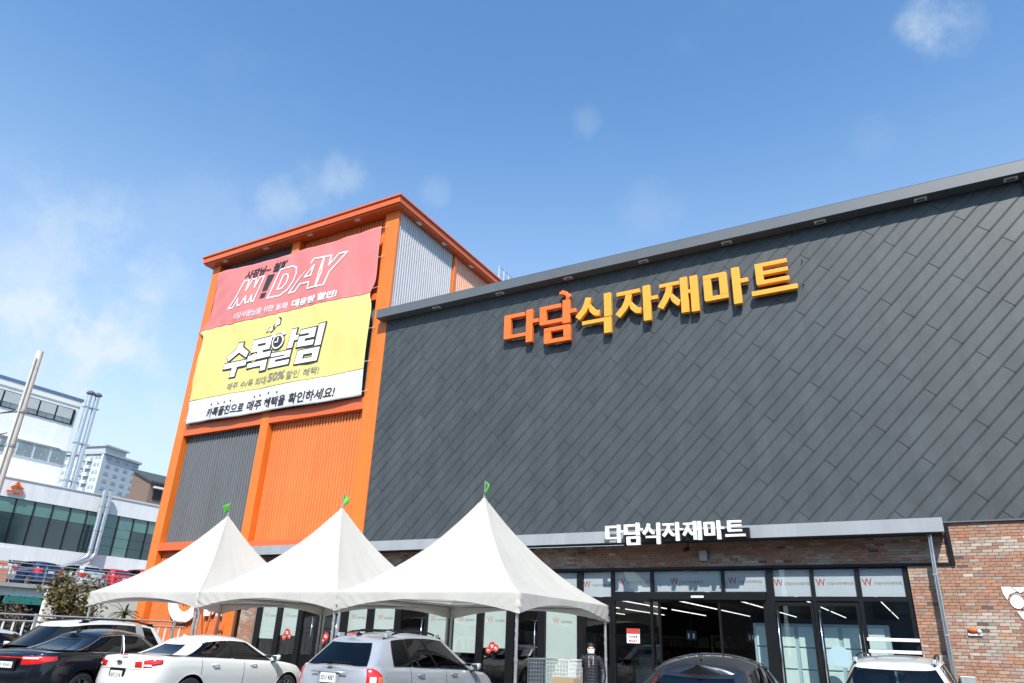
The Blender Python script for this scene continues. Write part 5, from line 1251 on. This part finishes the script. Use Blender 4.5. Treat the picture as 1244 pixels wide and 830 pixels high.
# low building with the curtain-glass band
lo = thing('glass_front_building', 'low white building with a long band of green glass behind the raised car park', 'building', (-56, 30, 3.66))
b = MB(); b.box(-72, -52, 6, 62, 9.22, 10.42); b.box(-72, -52, 6, 62, 5.36, 6.32); b.box(-72, -52.25, 6, 62, 6.33, 9.21); b.box(-72, -56, 6, 62, 0.0, 5.35); build('wall', b, 'bwhite', lo)
b = MB(); b.box(-72.05, -51.94, 6, 62, 10.422, 10.48); build('coping', b, 'aptw', lo)
for i in range(5): b = MB(); b.box(-53.0, -52.6, 14 + i * 7, 14.4 + i * 7, 3.665, 5.35); build('column', b, 'bwhite', lo)
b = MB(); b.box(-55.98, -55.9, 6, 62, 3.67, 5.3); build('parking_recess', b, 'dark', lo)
y0 = 17.9
for i in range(20):
    y = y0 + i * 1.225
    if 30.3 < y < 31.0: continue
    for k, (z0, z1) in enumerate(((8.28, 9.19), (7.62, 8.26), (6.98, 7.60), (6.34, 6.96))):
        left = y < 30.2
        if left and k in (2, 3): continue
        zz0 = 6.34 if (left and k == 1) else z0
        dkp = left and k == 1 and y > 22.5 or (not left and k > 0 and y > 33.4)
        b = MB(); b.box(-52.2, -52.12, y + 0.03, y + 1.195, zz0, z1); build('window', b, 'gglassd' if dkp else 'gglass', lo)
b = MB()
for i in range(21): y = y0 + i * 1.225; b.box(-52.22, -52.06, y - 0.03, y + 0.03, 6.33, 9.2)
build('mullions', b, 'frame', lo)
for polys in ([rect(23.2, 23.55, 9.4, 10.3)], [stroke([(24.95, 10.22), (24.87, 10.0), (24.6, 9.82)], .17), stroke([(24.95, 10.1), (25.1, 9.93), (25.33, 9.82)], .15), rect(24.38, 25.38, 9.5, 9.63)]):
    b = MB()
    for i, p in enumerate(polys):
        q = MB(); q.prism(p, -0.06 + .001 * i, .06 - .001 * i); b.add([(-51.88 - v[1], v[0], v[2]) for v in q.v], [f[::-1] for f in q.f])
    build('sign_letter', b, 'safety', lo)
dc = thing('exhaust_ducts', 'pair of shiny exhaust ducts climbing the front of the glass band building', 'duct', (-51.7, 30.8, 3.7))
for dy in (0, 0.42):
    b = MB(); b.tube([(-51.6, 30.75 + dy, 10.75), (-51.6, 30.75 + dy, 6.35), (-51.6, 30.6 + dy, 6.0), (-51.6, 29.7 + dy * .6, 5.45), (-51.6, 29.2 + dy * .6, 5.2), (-51.8, 28.6 + dy, 5.0)], 0.16, 12); build('duct', b, 'duct', dc, smooth=True, auto=35)
    for z in (9.6, 7.9, 6.6): b = MB(); b.lathe([(.165, -.03), (.185, -.03), (.185, .03), (.165, .03)], (-51.6, 30.75 + dy, z), 'z', 16); build('collar', b, 'steel', dc)
# taller white block behind it
up = thing('white_office_block', 'taller white office block with two strips of windows and a blue roof edge', 'building', (-66, 18, 0))
b = MB(); b.box(-80, -58, -10, 30.7, 0, 18.4); build('wall', b, 'bwhite', up)
b = MB(); b.box(-80.1, -57.88, -10.1, 30.8, 18.402, 18.62); build('roof_edge', b, 'bluecap', up); b = MB(); b.box(-57.98, -57.93, -10, 30.7, 17.95, 18.39); build('cornice', b, 'bcream', up)
for i in range(9):
    y = 18.4 + i * 1.32
    if y > 29.4: break
    b = MB(); b.box(-57.99, -57.93, y, y + 1.28, 16.36, 17.62); f_ = build('window', b, 'frame', up)
    b = MB(); b.box(-57.925, -57.90, y + .05, y + 1.23, 16.78, 17.57); build('pane', b, 'blind', f_); b = MB(); b.box(-57.925, -57.90, y + .05, y + .62, 16.41, 16.74); b.box(-57.925, -57.90, y + .66, y + 1.23, 16.41, 16.74); build('lower_pane', b, 'wglass', f_)
b = MB(); b.box(-57.99, -57.92, 29.4, 30.4, 16.36, 17.62); build('dark_panel', b, 'frame', up)
for i in range(9):
    y = 19.5 + i * 1.24
    if y > 29.8: break
    b = MB(); b.box(-57.99, -57.92, y, y + 1.2, 13.12, 14.3); f_ = build('window', b, 'aptw', up)
    for q in (0, 1): b = MB(); b.box(-57.915, -57.89, y + .06 + q * .56, y + .56 + q * .56, 13.6, 14.22); build('pane', b, 'wglass', f_); b = MB(); b.box(-57.915, -57.89, y + .06 + q * .56, y + .56 + q * .56, 13.2, 13.54); build('lower_pane', b, 'wglass', f_)
b = MB(); b.box(-57.99, -57.80, 19.3, 30.0, 14.32, 14.44); build('canopy_ledge', b, 'bcream', up)
fl = thing('flue_pair', 'two tall silver flues rising above the corner of the white office block', 'duct', (-57.4, 30.9, 3))
for dy in (0, 0.62):
    b = MB(); b.tube([(-57.5, 30.95 + dy, 3.0), (-57.5, 30.95 + dy, 19.2)], 0.19, 12); build('flue', b, 'duct', fl, smooth=True, auto=35)
    b = MB(); b.lathe([(0.02, .42), (.24, .32), (.33, .2), (.33, .12), (.2, .1), (.2, 0)], (-57.5, 30.95 + dy, 19.0), 'z', 16); build('cowl', b, 'trim', fl, smooth=True, auto=35)
b = MB()
for z in (6, 9, 12, 15, 18): b.box(-57.8, -57.3, 30.7, 31.9, z - .04, z + .04)
build('bracket', b, 'steel', fl)
# brown brick neighbours
d = thing('brown_parapet_building', 'flat roofed brown brick building showing above the low white building', 'building', (-72, 46, 0))
b = MB(); b.box(-86, -70, 42.3, 62, 0, 13.5); build('wall', b, 'brown', d); b = MB(); b.box(-86.1, -69.9, 42.2, 62.1, 13.502, 13.65); build('coping', b, 'concrete', d)
d = thing('brown_house', 'brown brick house with a dark pitched roof and small window beside the tower', 'house', (-78, 52, 0))
b = MB(); b.add([(-78.5, 49.6, 0), (-75, 49.6, 0), (-75, 49.6, 16.9), (-78.5, 49.6, 18.3), (-78.5, 60, 0), (-75, 60, 0), (-75, 60, 16.9), (-78.5, 60, 18.3)], [(0, 1, 2, 3), (1, 5, 6, 2), (5, 4, 7, 6), (4, 0, 3, 7), (3, 2, 6, 7)]); b.box(-86, -78.52, 51.5, 60, 0, 16); build('wall', b, 'brown', d)
b = MB(); b.add([(-78.7, 49.3, 18.42), (-74.5, 49.3, 16.75), (-74.5, 60.3, 16.75), (-78.7, 60.3, 18.42), (-78.7, 49.3, 18.62), (-74.5, 49.3, 16.95), (-74.5, 60.3, 16.95), (-78.7, 60.3, 18.62)], [(3, 2, 1, 0), (4, 5, 6, 7), (0, 1, 5, 4), (1, 2, 6, 5), (2, 3, 7, 6), (3, 0, 4, 7)]); build('roof', b, 'roofdk', d)
b = MB(); b.box(-74.99, -74.9, 50.2, 51.2, 15.0, 16.1); w = build('window', b, 'frame', d); b = MB(); b.box(-74.9, -74.5, 49.9, 51.6, 16.2, 16.4); build('hood', b, 'aptw', w); b = MB(); b.box(-74.9, -74.6, 50.2, 52.0, 13.4, 14.0); build('balcony', b, 'aptw', d)

# distant flats
def apartment(label, cx, cy, rz, w_, dpt, h, base, nfl, cols, crown=True):
    t = thing('apartment_block', label, 'apartment', (cx, cy, 0), rz, 'distant apartment towers')
    b = MB(); b.box(-w_ / 2, w_ / 2, -dpt / 2, dpt / 2, 0, h); build('wall', b, base, t, local=True)
    b = MB(); b.box(-w_ / 2 - .5, w_ / 2 + .5, -dpt / 2 - .5, dpt / 2 + .5, h + .01, h + .7); b.box(-w_ * .3, w_ * .28, -dpt * .3, dpt * .3, h + .71, h + 3.2); b.box(-w_ * .34, w_ * .32, -dpt * .34, dpt * .34, h + 3.21, h + 3.7); build('roof', b, 'aptg', t, local=True)
    fh = h / nfl; wm, wh = MB(), MB()
    for f in range(max(0, nfl - 11), nfl):
        z = f * fh
        for (x0, x1, kind) in cols:
            xa, xb = -w_ / 2 + x0 * w_, -w_ / 2 + x1 * w_
            if kind == 'glass': b = MB(); b.box(xa, xb, -dpt / 2 - .35, -dpt / 2 - .01, z + .35, z + fh - .12); build('window', b, 'aptgl_haze', t, local=True)
            elif kind == 'win': b = MB(); b.box(xa, xb, -dpt / 2 - .08, -dpt / 2 - .01, z + .9, z + fh - .4); build('window', b, 'aptgl_haze', t, local=True)
            else:
                b = MB(); b.box(xa, xb, -dpt / 2 - 1.1, -dpt / 2 - .01, z + .0, z + 1.0); o = build('balcony', b, 'aptw', t, local=True); b = MB(); b.box(xa + .15, xb - .15, -dpt / 2 - .1, -dpt / 2 - .01, z + 1.05, z + fh - .25); build('window', b, 'aptgl_haze', o, local=True)
        for k in range(4):
            yy = -dpt / 2 + (k + .3) * dpt / 4; b = MB(); b.box(w_ / 2 + .01, w_ / 2 + .09, yy, yy + dpt / 9, z + .9, z + fh - .5); build('window', b, 'aptgl_haze', t, local=True)
    for (x0, x1) in ((0, .045), (.955, 1.0)): b = MB(); b.box(-w_ / 2 + x0 * w_, -w_ / 2 + x1 * w_, -dpt / 2 - .5, -dpt / 2 - .02, 0, h - .1); build('pier', b, 'aptw', t, local=True)
    return t
apartment('far pale apartment tower with a blue glass bay, tallest on the skyline', -217.0, 126.0, math.radians(14), 15, 14, 49.0, 'apt', 22, ((.02, .10, 'win'), (.13, .20, 'win'), (.25, .29, 'win'), (.36, .56, 'glass'), (.62, .74, 'balc'), (.78, .84, 'win'), (.87, .94, 'win')))
apartment('far cream apartment tower half hidden behind the silver flues', -243, 120, math.radians(18), 14, 13, 53, 'aptc', 23, ((.1, .2, 'win'), (.35, .45, 'win'), (.55, .65, 'win'), (.8, .9, 'win')))
apartment('far cream apartment tower behind the blue glass bay tower', -268, 152, math.radians(18), 14, 16, 58, 'aptc', 24, ((.1, .2, 'win'), (.35, .5, 'balc'), (.6, .7, 'win'), (.8, .9, 'win')))

# cars on the deck
def deck_car(label, y, paint, sp, rz=180, x=-46.3, glassm='cglass'):
    c = Car('parked_car', label, (x, y, 3.662), math.radians(rz), sp, paint, 'cars on the raised parking deck')
    for sd in (1, -1): c.patch('tail_lamp', c.q_y(.52), c.q_x(.42), .72, 1.0, sd, 'lampred', .02)
    c.plate('20가 1111', .78, x=.03); c.mirrors(3.0, 1.05); return c
deck_car('silver car with red tail lamps on the raised deck behind the leafy tree', 28.35, 'p_grey', wagon_spec(W=1.82, H=1.55))
deck_car('dark red hatchback on the raised deck next to the tent peak', 30.45, 'p_red', wagon_spec(W=1.75, H=1.5))
deck_car('bright red estate car on the raised deck closest to the tower', 32.6, 'p_red', wagon_spec(W=1.82, H=1.66))
deck_car('dark blue hatchback on the raised deck behind the railing', 25.6, 'p_blue', wagon_spec(W=1.75, H=1.48))
deck_car('white estate car on the raised deck at the left edge', 22.9, 'p_white', wagon_spec(W=1.8, H=1.5))
sb = thing('signboard', 'white and orange standing signboard on the deck at the left edge', 'sign', (-45.6, 22.2, 3.66))
b = MB(); b.box(-45.66, -45.56, 21.55, 22.65, 4.55, 5.55); build('board', b, 'white', sb, bevel=.02); b = MB(); b.box(-45.555, -45.545, 21.6, 22.6, 4.58, 4.72); build('print', b, 'sorange', sb)
b = MB(); b.box(-45.65, -45.57, 21.8, 22.8, 3.7, 4.4); build('lower_board', b, 'orprint', sb)
for y in (21.75, 22.45): b = MB(); b.tube([(-45.61, y, 3.662), (-45.61, y, 4.55)], .03, 8); build('post', b, 'rail', sb)

# grey fence by the parking bays, utility pole, wires
fe = thing('metal_fence', 'pale grey metal bar fence at the edge of the lot below the tree', 'fence', (-24.5, 13, 0))
for z in (1.80, 1.62, 0.72):
    b = MB(); b.tube([(-24.6, 6.0, z), (-24.6, 19.0, z)], 0.03, 8); build('rail', b, 'rail', fe)
for i in range(44): y = 6.1 + i * .295; b = MB(); b.box(-24.62, -24.58, y - .022, y + .022, .74, 1.6); build('bar', b, 'white', fe)
for i in range(6): y = 6.0 + i * 2.5; b = MB(); b.box(-24.65, -24.55, y - .04, y + .04, 0.0, 1.85); build('post', b, 'rail', fe)
pb = thing('utility_pole', 'tall tapering pale concrete utility pole standing at the far left', 'pole', (-24.9, 10.95, 0))
px_, py_ = -24.05, 11.0
b = MB(); b.tube([(px_, py_, 0), (px_, py_, 4), (px_, py_, 9.75)], [.165, .145, .10], 20); build('shaft', b, 'pole', pb, smooth=True, auto=40)
for z in (7.7, 6.6): b = MB(); b.lathe([(.12, -.04), (.15, -.04), (.15, .04), (.12, .04)], (px_, py_, z), 'z', 16); b.tube([(px_ - .15, py_, z), (px_ - .35, py_ - .1, z)], .02, 6); build('clamp', b, 'steel', pb)
b = MB(); b.tube([(px_ + .1, py_ - .12, 9.5), (px_ + .12, py_ - .13, 6.5), (px_ + .16, py_ - .16, 3)], .025, 6); build('conduit', b, 'pole', pb)
for k, (z, tz, ty) in enumerate(((7.72, 8.3, 3), (7.0, 6.6, 2), (6.6, 6.2, -2), (7.68, 7.2, -4))):
    b = MB(); pts = []
    for i in range(15): f = i / 14; pts.append((px_ - .2 - 24 * f, py_ - .1 + (ty - py_) * f, z + (tz - z) * f - 1.2 * math.sin(math.pi * f)))
    b.tube(pts, .016, 5); build('wire', b, 'cable', pb)


# ------------------------------------------------------------------ plants
def leaf_col(base): k = random.uniform(.6, 1.35); return tuple(v * k * random.uniform(.9, 1.1) for v in base)
def tree(name, label, cat, base, H, crown_c, crown_r, nl, lsz, cols, stems=5, lean=.8, seed=1):
    rnd = random.Random(seed); t = thing(name, label, cat, base)
    b = MB(); tips = []
    bx, by = base[0], base[1]
    for k in range(stems):
        a = 2 * math.pi * k / stems + rnd.uniform(-.3, .3); r = rnd.uniform(.3, 1) * crown_r[0] * .7
        p0 = Vector((bx + .08 * math.cos(a), by + .08 * math.sin(a), 0)); p3 = Vector((crown_c[0] + r * math.cos(a), crown_c[1] + r * math.sin(a) * crown_r[1] / crown_r[0], crown_c[2] + rnd.uniform(-.2, .7) * crown_r[2]))
        p1 = p0.lerp(p3, .35) + Vector((rnd.uniform(-.1, .1), rnd.uniform(-.1, .1), .25)); p2 = p0.lerp(p3, .7) + Vector((rnd.uniform(-.1, .1), rnd.uniform(-.1, .1), .15))
        b.tube([p0, p1, p2, p3], [.05, .04, .026, .008], 7)
        for q in range(5):
            s0 = p1.lerp(p3, rnd.uniform(.2, .95)); e = s0 + Vector((rnd.uniform(-1, 1), rnd.uniform(-1, 1), rnd.uniform(-.1, 1))) * crown_r[0] * .45; b.tube([s0, s0.lerp(e, .5) + Vector((0, 0, .06)), e], [.014, .01, .004], 5); tips += [e, s0.lerp(e, .6)]
        tips.append(p3)
    build('trunk', b, 'bark', t, smooth=True)
    cl = [(Vector((crown_c[0] + rnd.gauss(0, .5) * crown_r[0], crown_c[1] + rnd.gauss(0, .5) * crown_r[1], crown_c[2] + rnd.gauss(0, .5) * crown_r[2])), rnd.uniform(.18, .42)) for _ in range(26)] + [(p, .3) for p in tips]
    cw = MB()
    for i in range(nl):
        c_, rr = rnd.choice(cl); p = c_ + Vector((rnd.gauss(0, .5), rnd.gauss(0, .5), rnd.gauss(0, .45))) * rr * crown_r[0] * 1.1
        d1 = Vector((rnd.uniform(-1, 1), rnd.uniform(-1, 1), rnd.uniform(-.9, .4))).normalized(); d2 = d1.cross(Vector((rnd.uniform(-1, 1), rnd.uniform(-1, 1), rnd.uniform(-1, 1)))).normalized(); sz = lsz * rnd.uniform(.6, 1.3)
        cw.add([p, p + d1 * sz * .5 + d2 * sz * .28, p + d1 * sz, p + d1 * sz * .5 - d2 * sz * .28], [(0, 1, 2, 3)], leaf_col(rnd.choice(cols)))
    build('crown', cw, 'leaf', t); return t
OLV = [(.115, .105, .03), (.16, .13, .04), (.07, .08, .02), (.22, .16, .06), (.10, .06, .03)]
tree('leafy_tree', 'small olive yellow leafy tree with thin stems left of the tents', 'tree', (-28.6, 16.9, 0), 3.4, (-28.6, 16.7, 2.55), (1.0, 1.15, .85), 2600, .15, OLV, 6, seed=3)
tree('roadside_bush', 'sparse reddish bush below the green sign band behind the fence', 'bush', (-30.2, 15.6, 0), 2.2, (-30.2, 15.6, 1.75), (.9, 1.0, .6), 800, .12, [(.12, .07, .04), (.10, .09, .03), (.09, .05, .035)], 5, seed=5)
tree('edge_shrub', 'dark green shrub at the extreme left edge above the fence', 'bush', (-30.5, 13.7, 0), 2.6, (-30.5, 13.6, 2.0), (.6, .7, .75), 1100, .12, [(.06, .075, .025), (.09, .09, .03)], 4, seed=8)
def spiky(label, base, n, seed, top):
    rnd = random.Random(seed); t = thing('palm_plant', label, 'plant', base, 0, 'spiky plants behind the parked cars')
    b = MB(); b.tube([(base[0], base[1], 0), (base[0], base[1], top - .25)], [.09, .06], 8); build('stem', b, 'bark', t)
    for i in range(n):
        a = rnd.uniform(0, 2 * math.pi); el = rnd.uniform(-.1, 1.2); ln = rnd.uniform(.55, .95); P = []; c_ = leaf_col((.055, .075, .025)); mb = MB()
        sx, sy = -math.sin(a), math.cos(a)
        for k in range(5):
            f = k / 4; r = ln * f * math.cos(el); z = top - .25 + ln * f * math.sin(el) - .35 * f * f; w_ = .045 * (1 - f) * (.5 + 1.5 * f) + .004
            P.append([(base[0] + r * math.cos(a) + sx * w_, base[1] + r * math.sin(a) + sy * w_, z), (base[0] + r * math.cos(a), base[1] + r * math.sin(a), z - .015), (base[0] + r * math.cos(a) - sx * w_, base[1] + r * math.sin(a) - sy * w_, z)])
        mb.grid(P); mb.c = [c_] * len(mb.f); build('frond', mb, 'leaf', t)
    return t
spiky('dark spiky plant nearest the orange tower corner', (-26.6, 17.8, 0), 26, 4, 2.25); spiky('dark spiky plant between the tent corner pole and the leafy tree', (-27.4, 16.9, 0), 22, 6, 2.15)
wl = thing('garden_wall', 'plain white wall behind the spiky plants left of the tower', 'wall', (-31, 20, 0))
b = MB(); b.box(-31.2, -31.0, 17.2, 26, 0, 2.9); build('wall', b, 'bcream', wl); b = MB(); b.box(-31.25, -30.95, 17.15, 26, 2.902, 2.98); build('coping', b, 'concrete', wl)


# ------------------------------------------------------------------ roll cage and boxes by the tent
rc = thing('roll_cage', 'tall wire roll cage standing under the tent before the glass front', 'cart', (-7.6, 15.9, 0))
def wire_panel(p0, ux, uz, nx, nz, r=.0045):
    b = MB(); p0 = Vector(p0); ux = Vector(ux); uz = Vector(uz)
    for i in range(nx + 1): b.tube([p0 + ux * (i / nx), p0 + ux * (i / nx) + uz], r if i not in (0, nx) else .012, 4)
    for j in range(nz + 1): b.tube([p0 + uz * (j / nz), p0 + uz * (j / nz) + ux], r if j not in (0, nz) else .012, 4)
    return b
for (p0, ux) in (((-8.15, 15.5, .16), (1.0, 0, 0)), ((-8.15, 16.25, .16), (1.0, 0, 0)), ((-8.15, 15.5, .16), (0, .75, 0)), ((-7.15, 15.5, .16), (0, .75, 0))):
    build('mesh_side', wire_panel(p0, ux, (0, 0, 1.05), 14, 13), 'wire', rc)
b = MB(); b.box(-8.16, -7.14, 15.49, 16.26, .12, .155); build('base', b, 'steel', rc)
for x in (-8.08, -7.22):
    for y in (15.58, 16.18): b = MB(); b.lathe([(.001, -.02), (.055, -.02), (.06, 0), (.055, .02), (.001, .02)], (x, y, .06), 'y', 14); build('castor', b, 'rubber', rc, smooth=True, auto=40)
def carton(label, c, sx, sy, z0, h, rz):
    t = thing('cardboard_box', label, 'box', (c[0], c[1], z0), rz, 'cartons by the roll cage')
    b = MB(); b.box(-sx / 2, sx / 2, -sy / 2, sy / 2, 0.001, h - .005); build('carton', b, 'card', t, local=True, bevel=.006)
    for k, s_ in enumerate((-1, 1)): b = MB(); b.box(-sx / 2 + .004, sx / 2 - .004, (s_ * sy / 2), s_ * .004, h - .004, h + .001); build('flap', b, 'card', t, local=True)
    b = MB(); b.box(-sx / 2 - .002, sx / 2 + .002, -.03, .03, h + .0015, h + .003); build('tape', b, 'greyprint', t, local=True)
carton('brown cardboard carton on the ground beside the roll cage', (-6.98, 15.0), .6, .42, 0.0, .42, .15)
carton('brown cardboard carton stacked on another carton beside the person', (-6.95, 15.02), .52, .4, .424, .46, -.1)


# ------------------------------------------------------------------ person
def skin_mesh(name, chain, m_, parent, levels=2, smooth=True):
    """chain: list of (pos, radius, parent_index)"""
    me = bpy.data.meshes.new(name); me.from_pydata([c_[0] for c_ in chain], [(c_[2], i) for i, c_ in enumerate(chain) if c_[2] is not None], [])
    o = bpy.data.objects.new(name, me); COL.objects.link(o)
    o.modifiers.new('skin', 'SKIN'); sv = me.skin_vertices[0].data
    for i, c_ in enumerate(chain):
        r = c_[1]; sv[i].radius = (r, r) if not isinstance(r, tuple) else r
        sv[i].use_root = c_[2] is None
    ss = o.modifiers.new('sub', 'SUBSURF'); ss.levels = levels; ss.render_levels = levels
    dg = bpy.context.evaluated_depsgraph_get(); dg.update(); m2 = bpy.data.meshes.new_from_object(o.evaluated_get(dg)); bpy.data.objects.remove(o); bpy.data.meshes.remove(me)
    m2.name = name; m2.polygons.foreach_set('use_smooth', [True] * len(m2.polygons)); m2.materials.clear()
    return link_mesh(name, m2, m_, parent)
PX, PYY = -6.97, 16.35
ps = thing('person', 'person in a black padded coat and white face mask standing by the tent pole', 'person', (PX, PYY, .0), math.atan2(-PYY, -PX) + math.pi / 2)
# local frame: faces -y, x to the person's left side
HGT = 1.56; k = HGT / 1.56
ch = [((0, 0, .80), .11, None), ((0, 0, .95), .11, 0), ((0, .0, 1.12), .115, 1), ((0, .005, 1.24), .10, 2), ((0, 0, 1.315), .05, 3), ((0, -.012, 1.37), .052, 4), ((0, -.015, 1.43), (.076, .086), 5), ((0, -.01, 1.49), (.074, .084), 6), ((0, -.005, 1.535), (.05, .055), 7)]
def limb(side):
    o = len(ch); s_ = side
    ch.extend([((s_ * .13, .01, 1.25), .062, 3), ((s_ * .19, .02, 1.18), .055, o), ((s_ * .255, .03, 1.0), .046, o + 1), ((s_ * .27, -.02, .86), .038, o + 2), ((s_ * .25, -.075, .745), .027, o + 3), ((s_ * .245, -.088, .70), (.034, .018), o + 4), ((s_ * .242, -.095, .655), (.036, .016), o + 5)])
    w = o + 6
    for q, (dy, ln) in enumerate(((-.03, .06), (-.01, .07), (.01, .066), (.03, .05))):
        b0 = len(ch); ch.extend([((s_ * .242, -.095 + dy, .625), .0095, w), ((s_ * .235, -.10 + dy, .625 - ln * .55), .0085, b0), ((s_ * .22, -.103 + dy, .625 - ln), .0075, b0 + 1)])
    b0 = len(ch); ch.extend([((s_ * .228, -.135, .69), .011, o + 5), ((s_ * .218, -.15, .66), .0095, b0), ((s_ * .212, -.155, .635), .008, b0 + 1)])
limb(1); limb(-1)
for s_ in (1, -1):
    o = len(ch); ch.extend([((s_ * .085, 0, .72), .085, 0), ((s_ * .09, -.01, .43), .058, o), ((s_ * .09, .02, .12), .04, o + 1), ((s_ * .09, .0, .06), .038, o + 2), ((s_ * .095, -.11, .04), .034, o + 3)])
body = skin_mesh('body', ch, 'skin', ps)
# face
b = MB(); b.sphere((0, -.105, 1.44), .016, 10, 6, (.9, 1.3, 1.3)); build('nose', b, 'skin', body, local=True, smooth=True)
for s_ in (1, -1):
    b = MB(); b.sphere((s_ * .031, -.094, 1.462), .0105, 10, 6, (1.3, .6, .7)); build('eye', b, 'eye', body, local=True, smooth=True)
    b = MB(); b.sphere((s_ * .08, .0, 1.44), .022, 10, 6, (.4, .8, 1.3)); build('ear', b, 'skin', body, local=True, smooth=True)
P = []
for j in range(7):
    r = []
    for i in range(13):
        a = -1.15 + 2.3 * i / 12; z = 1.445 - .095 * j / 6; rr = .094 + .018 * math.sin(math.pi * j / 6) * math.cos(a) ** 2
        r.append((rr * math.sin(a) * .86, -.012 - rr * math.cos(a) * 1.06, z + .012 * (1 - math.cos(a))))
    P.append(r)
b = MB(); b.grid(P); o = build('face_mask', b, 'mask', ps, local=True, smooth=True); md = o.modifiers.new('thickness', 'SOLIDIFY'); md.thickness = .004
b = MB(); b.sphere((0, .010, 1.475), .115, 20, 14, (.92, 1.06, 1.0))
keep = [f for f in b.f if not (sum(b.v[i][1] for i in f) / 4 < -.03 and sum(b.v[i][2] for i in f) / 4 < 1.515) and sum(b.v[i][2] for i in f) / 4 > 1.40]
b.f = keep; b.c = [None] * len(keep); b.smooth = True; o = build('hair', b, 'hair', ps, local=True, smooth=True); md = o.modifiers.new('thickness', 'SOLIDIFY'); md.thickness = .012
b = MB(); b.sphere((0, .085, 1.44), .05, 12, 8); build('hair_bun', b, 'hair', ps, local=True, smooth=True)
# padded coat: quilted bands from collar to knee, sleeves alike
def lathe_oval(prof, n=28):
    return [[(rx * math.cos(2 * math.pi * i / n), cy + ry * math.sin(2 * math.pi * i / n), z) for i in range(n + 1)] for (rx, ry, cy, z) in prof]
prof = []
zz = 1.335; i = 0
while zz > .58:
    f = (1.335 - zz) / .755
    rx = .078 + .085 * min(1, f / .10) ** .8 - .02 * max(0, min(1, (f - .2) / .25)) + .045 * max(0, f - .45); ry = .08 + .045 * min(1, f / .13) + .03 * f
    ph = (1.335 - zz) / .062; puff = .007 * abs(math.sin(math.pi * ph)) ** .6
    prof.append((rx + puff, ry + puff, .0, zz)); zz -= .0105
b = MB(); b.grid(lathe_oval(prof)); b.smooth = True; co = build('coat', b, 'coat', ps, local=True, smooth=True); md = co.modifiers.new('thickness', 'SOLIDIFY'); md.thickness = .012
b = MB(); b.grid(lathe_oval([(.088, .09, 0, 1.30), (.098, .10, 0, 1.33), (.095, .098, .005, 1.375), (.088, .092, .01, 1.385), (.082, .085, .01, 1.37)])); build('collar', b, 'coat', co, local=True, smooth=True)
for s_ in (1, -1):
    pts = [(s_ * .13, .01, 1.27), (s_ * .20, .02, 1.2), (s_ * .255, .03, 1.05), (s_ * .275, .0, .92), (s_ * .265, -.045, .82), (s_ * .25, -.075, .745)]; dense = []; rad = []
    for q in range(51):
        f = q / 50 * 5; i0 = min(int(f), 4); fr = f - i0; dense.append(Vector(pts[i0]).lerp(Vector(pts[i0 + 1]), fr)); rad.append((.082 - .03 * q / 50) + .005 * abs(math.sin(math.pi * q / 5.5)) ** .6)
    b = MB(); b.tube(dense, rad, 16); build('sleeve', b, 'coat', co, local=True, smooth=True)
b = MB(); b.box(-.006, .006, -.17, -.12, .62, 1.3); b.box(-.003, .003, -.174, -.12, .62, 1.28); build('zip', b, 'black', co, local=True)
b = MB(); b.tube([(-.05, -.11, 1.31), (-.05, -.142, 1.2), (-.045, -.15, 1.08)], .006, 6); b.tube([(.05, -.11, 1.31), (.05, -.142, 1.22), (.045, -.15, 1.12)], .006, 6); build('drawstring', b, 'rope', co, local=True)
tr = [((0, 0, .78), .125, None)]
for s_ in (1, -1):
    o = len(tr); tr.extend([((s_ * .085, 0, .7), .10, 0), ((s_ * .09, -.01, .43), .075, o), ((s_ * .09, .015, .12), .06, o + 1)])
skin_mesh('trousers', tr, 'trouser', ps)
for s_ in (1, -1):
    b = MB(); b.sphere((s_ * .093, -.05, .045), .12, 16, 10, (.38, 1.05, .38)); build('shoe', b, 'shoe', ps, local=True, smooth=True)


# ------------------------------------------------------------------ the far side of the street, seen only in the glass
for (nm, lab, x0, x1, y, h, m_) in (('street_building', 'brown brick building across the street, mirrored in the shop glass', -62, -14, -34, 13, 'brown'), ('street_building', 'grey office building across the street, mirrored in the entrance doors', -12, 34, -38, 17, 'aptg'), ('street_building', 'dark clad hall across the street at the right', 37, 80, -36, 12, 'trim')):
    d = thing(nm, lab, 'building', ((x0 + x1) / 2, y, 0)); b = MB(); b.box(x0, x1, y - 14, y, 0, h); build('wall', b, m_, d)
    b = MB(); b.box(x0 - .2, x1 + .2, y - 14.2, y + .2, h + .01, h + .4); build('roof', b, 'roofdk', d)
    for f in range(int(h // 3.6)):
        for i in range(int((x1 - x0) // 3.2)): b = MB(); b.box(x0 + 1 + i * 3.2, x0 + 2.9 + i * 3.2, y + .01, y + .06, f * 3.5 + 1, f * 3.5 + 2.7); build('window', b, 'wglass', d)
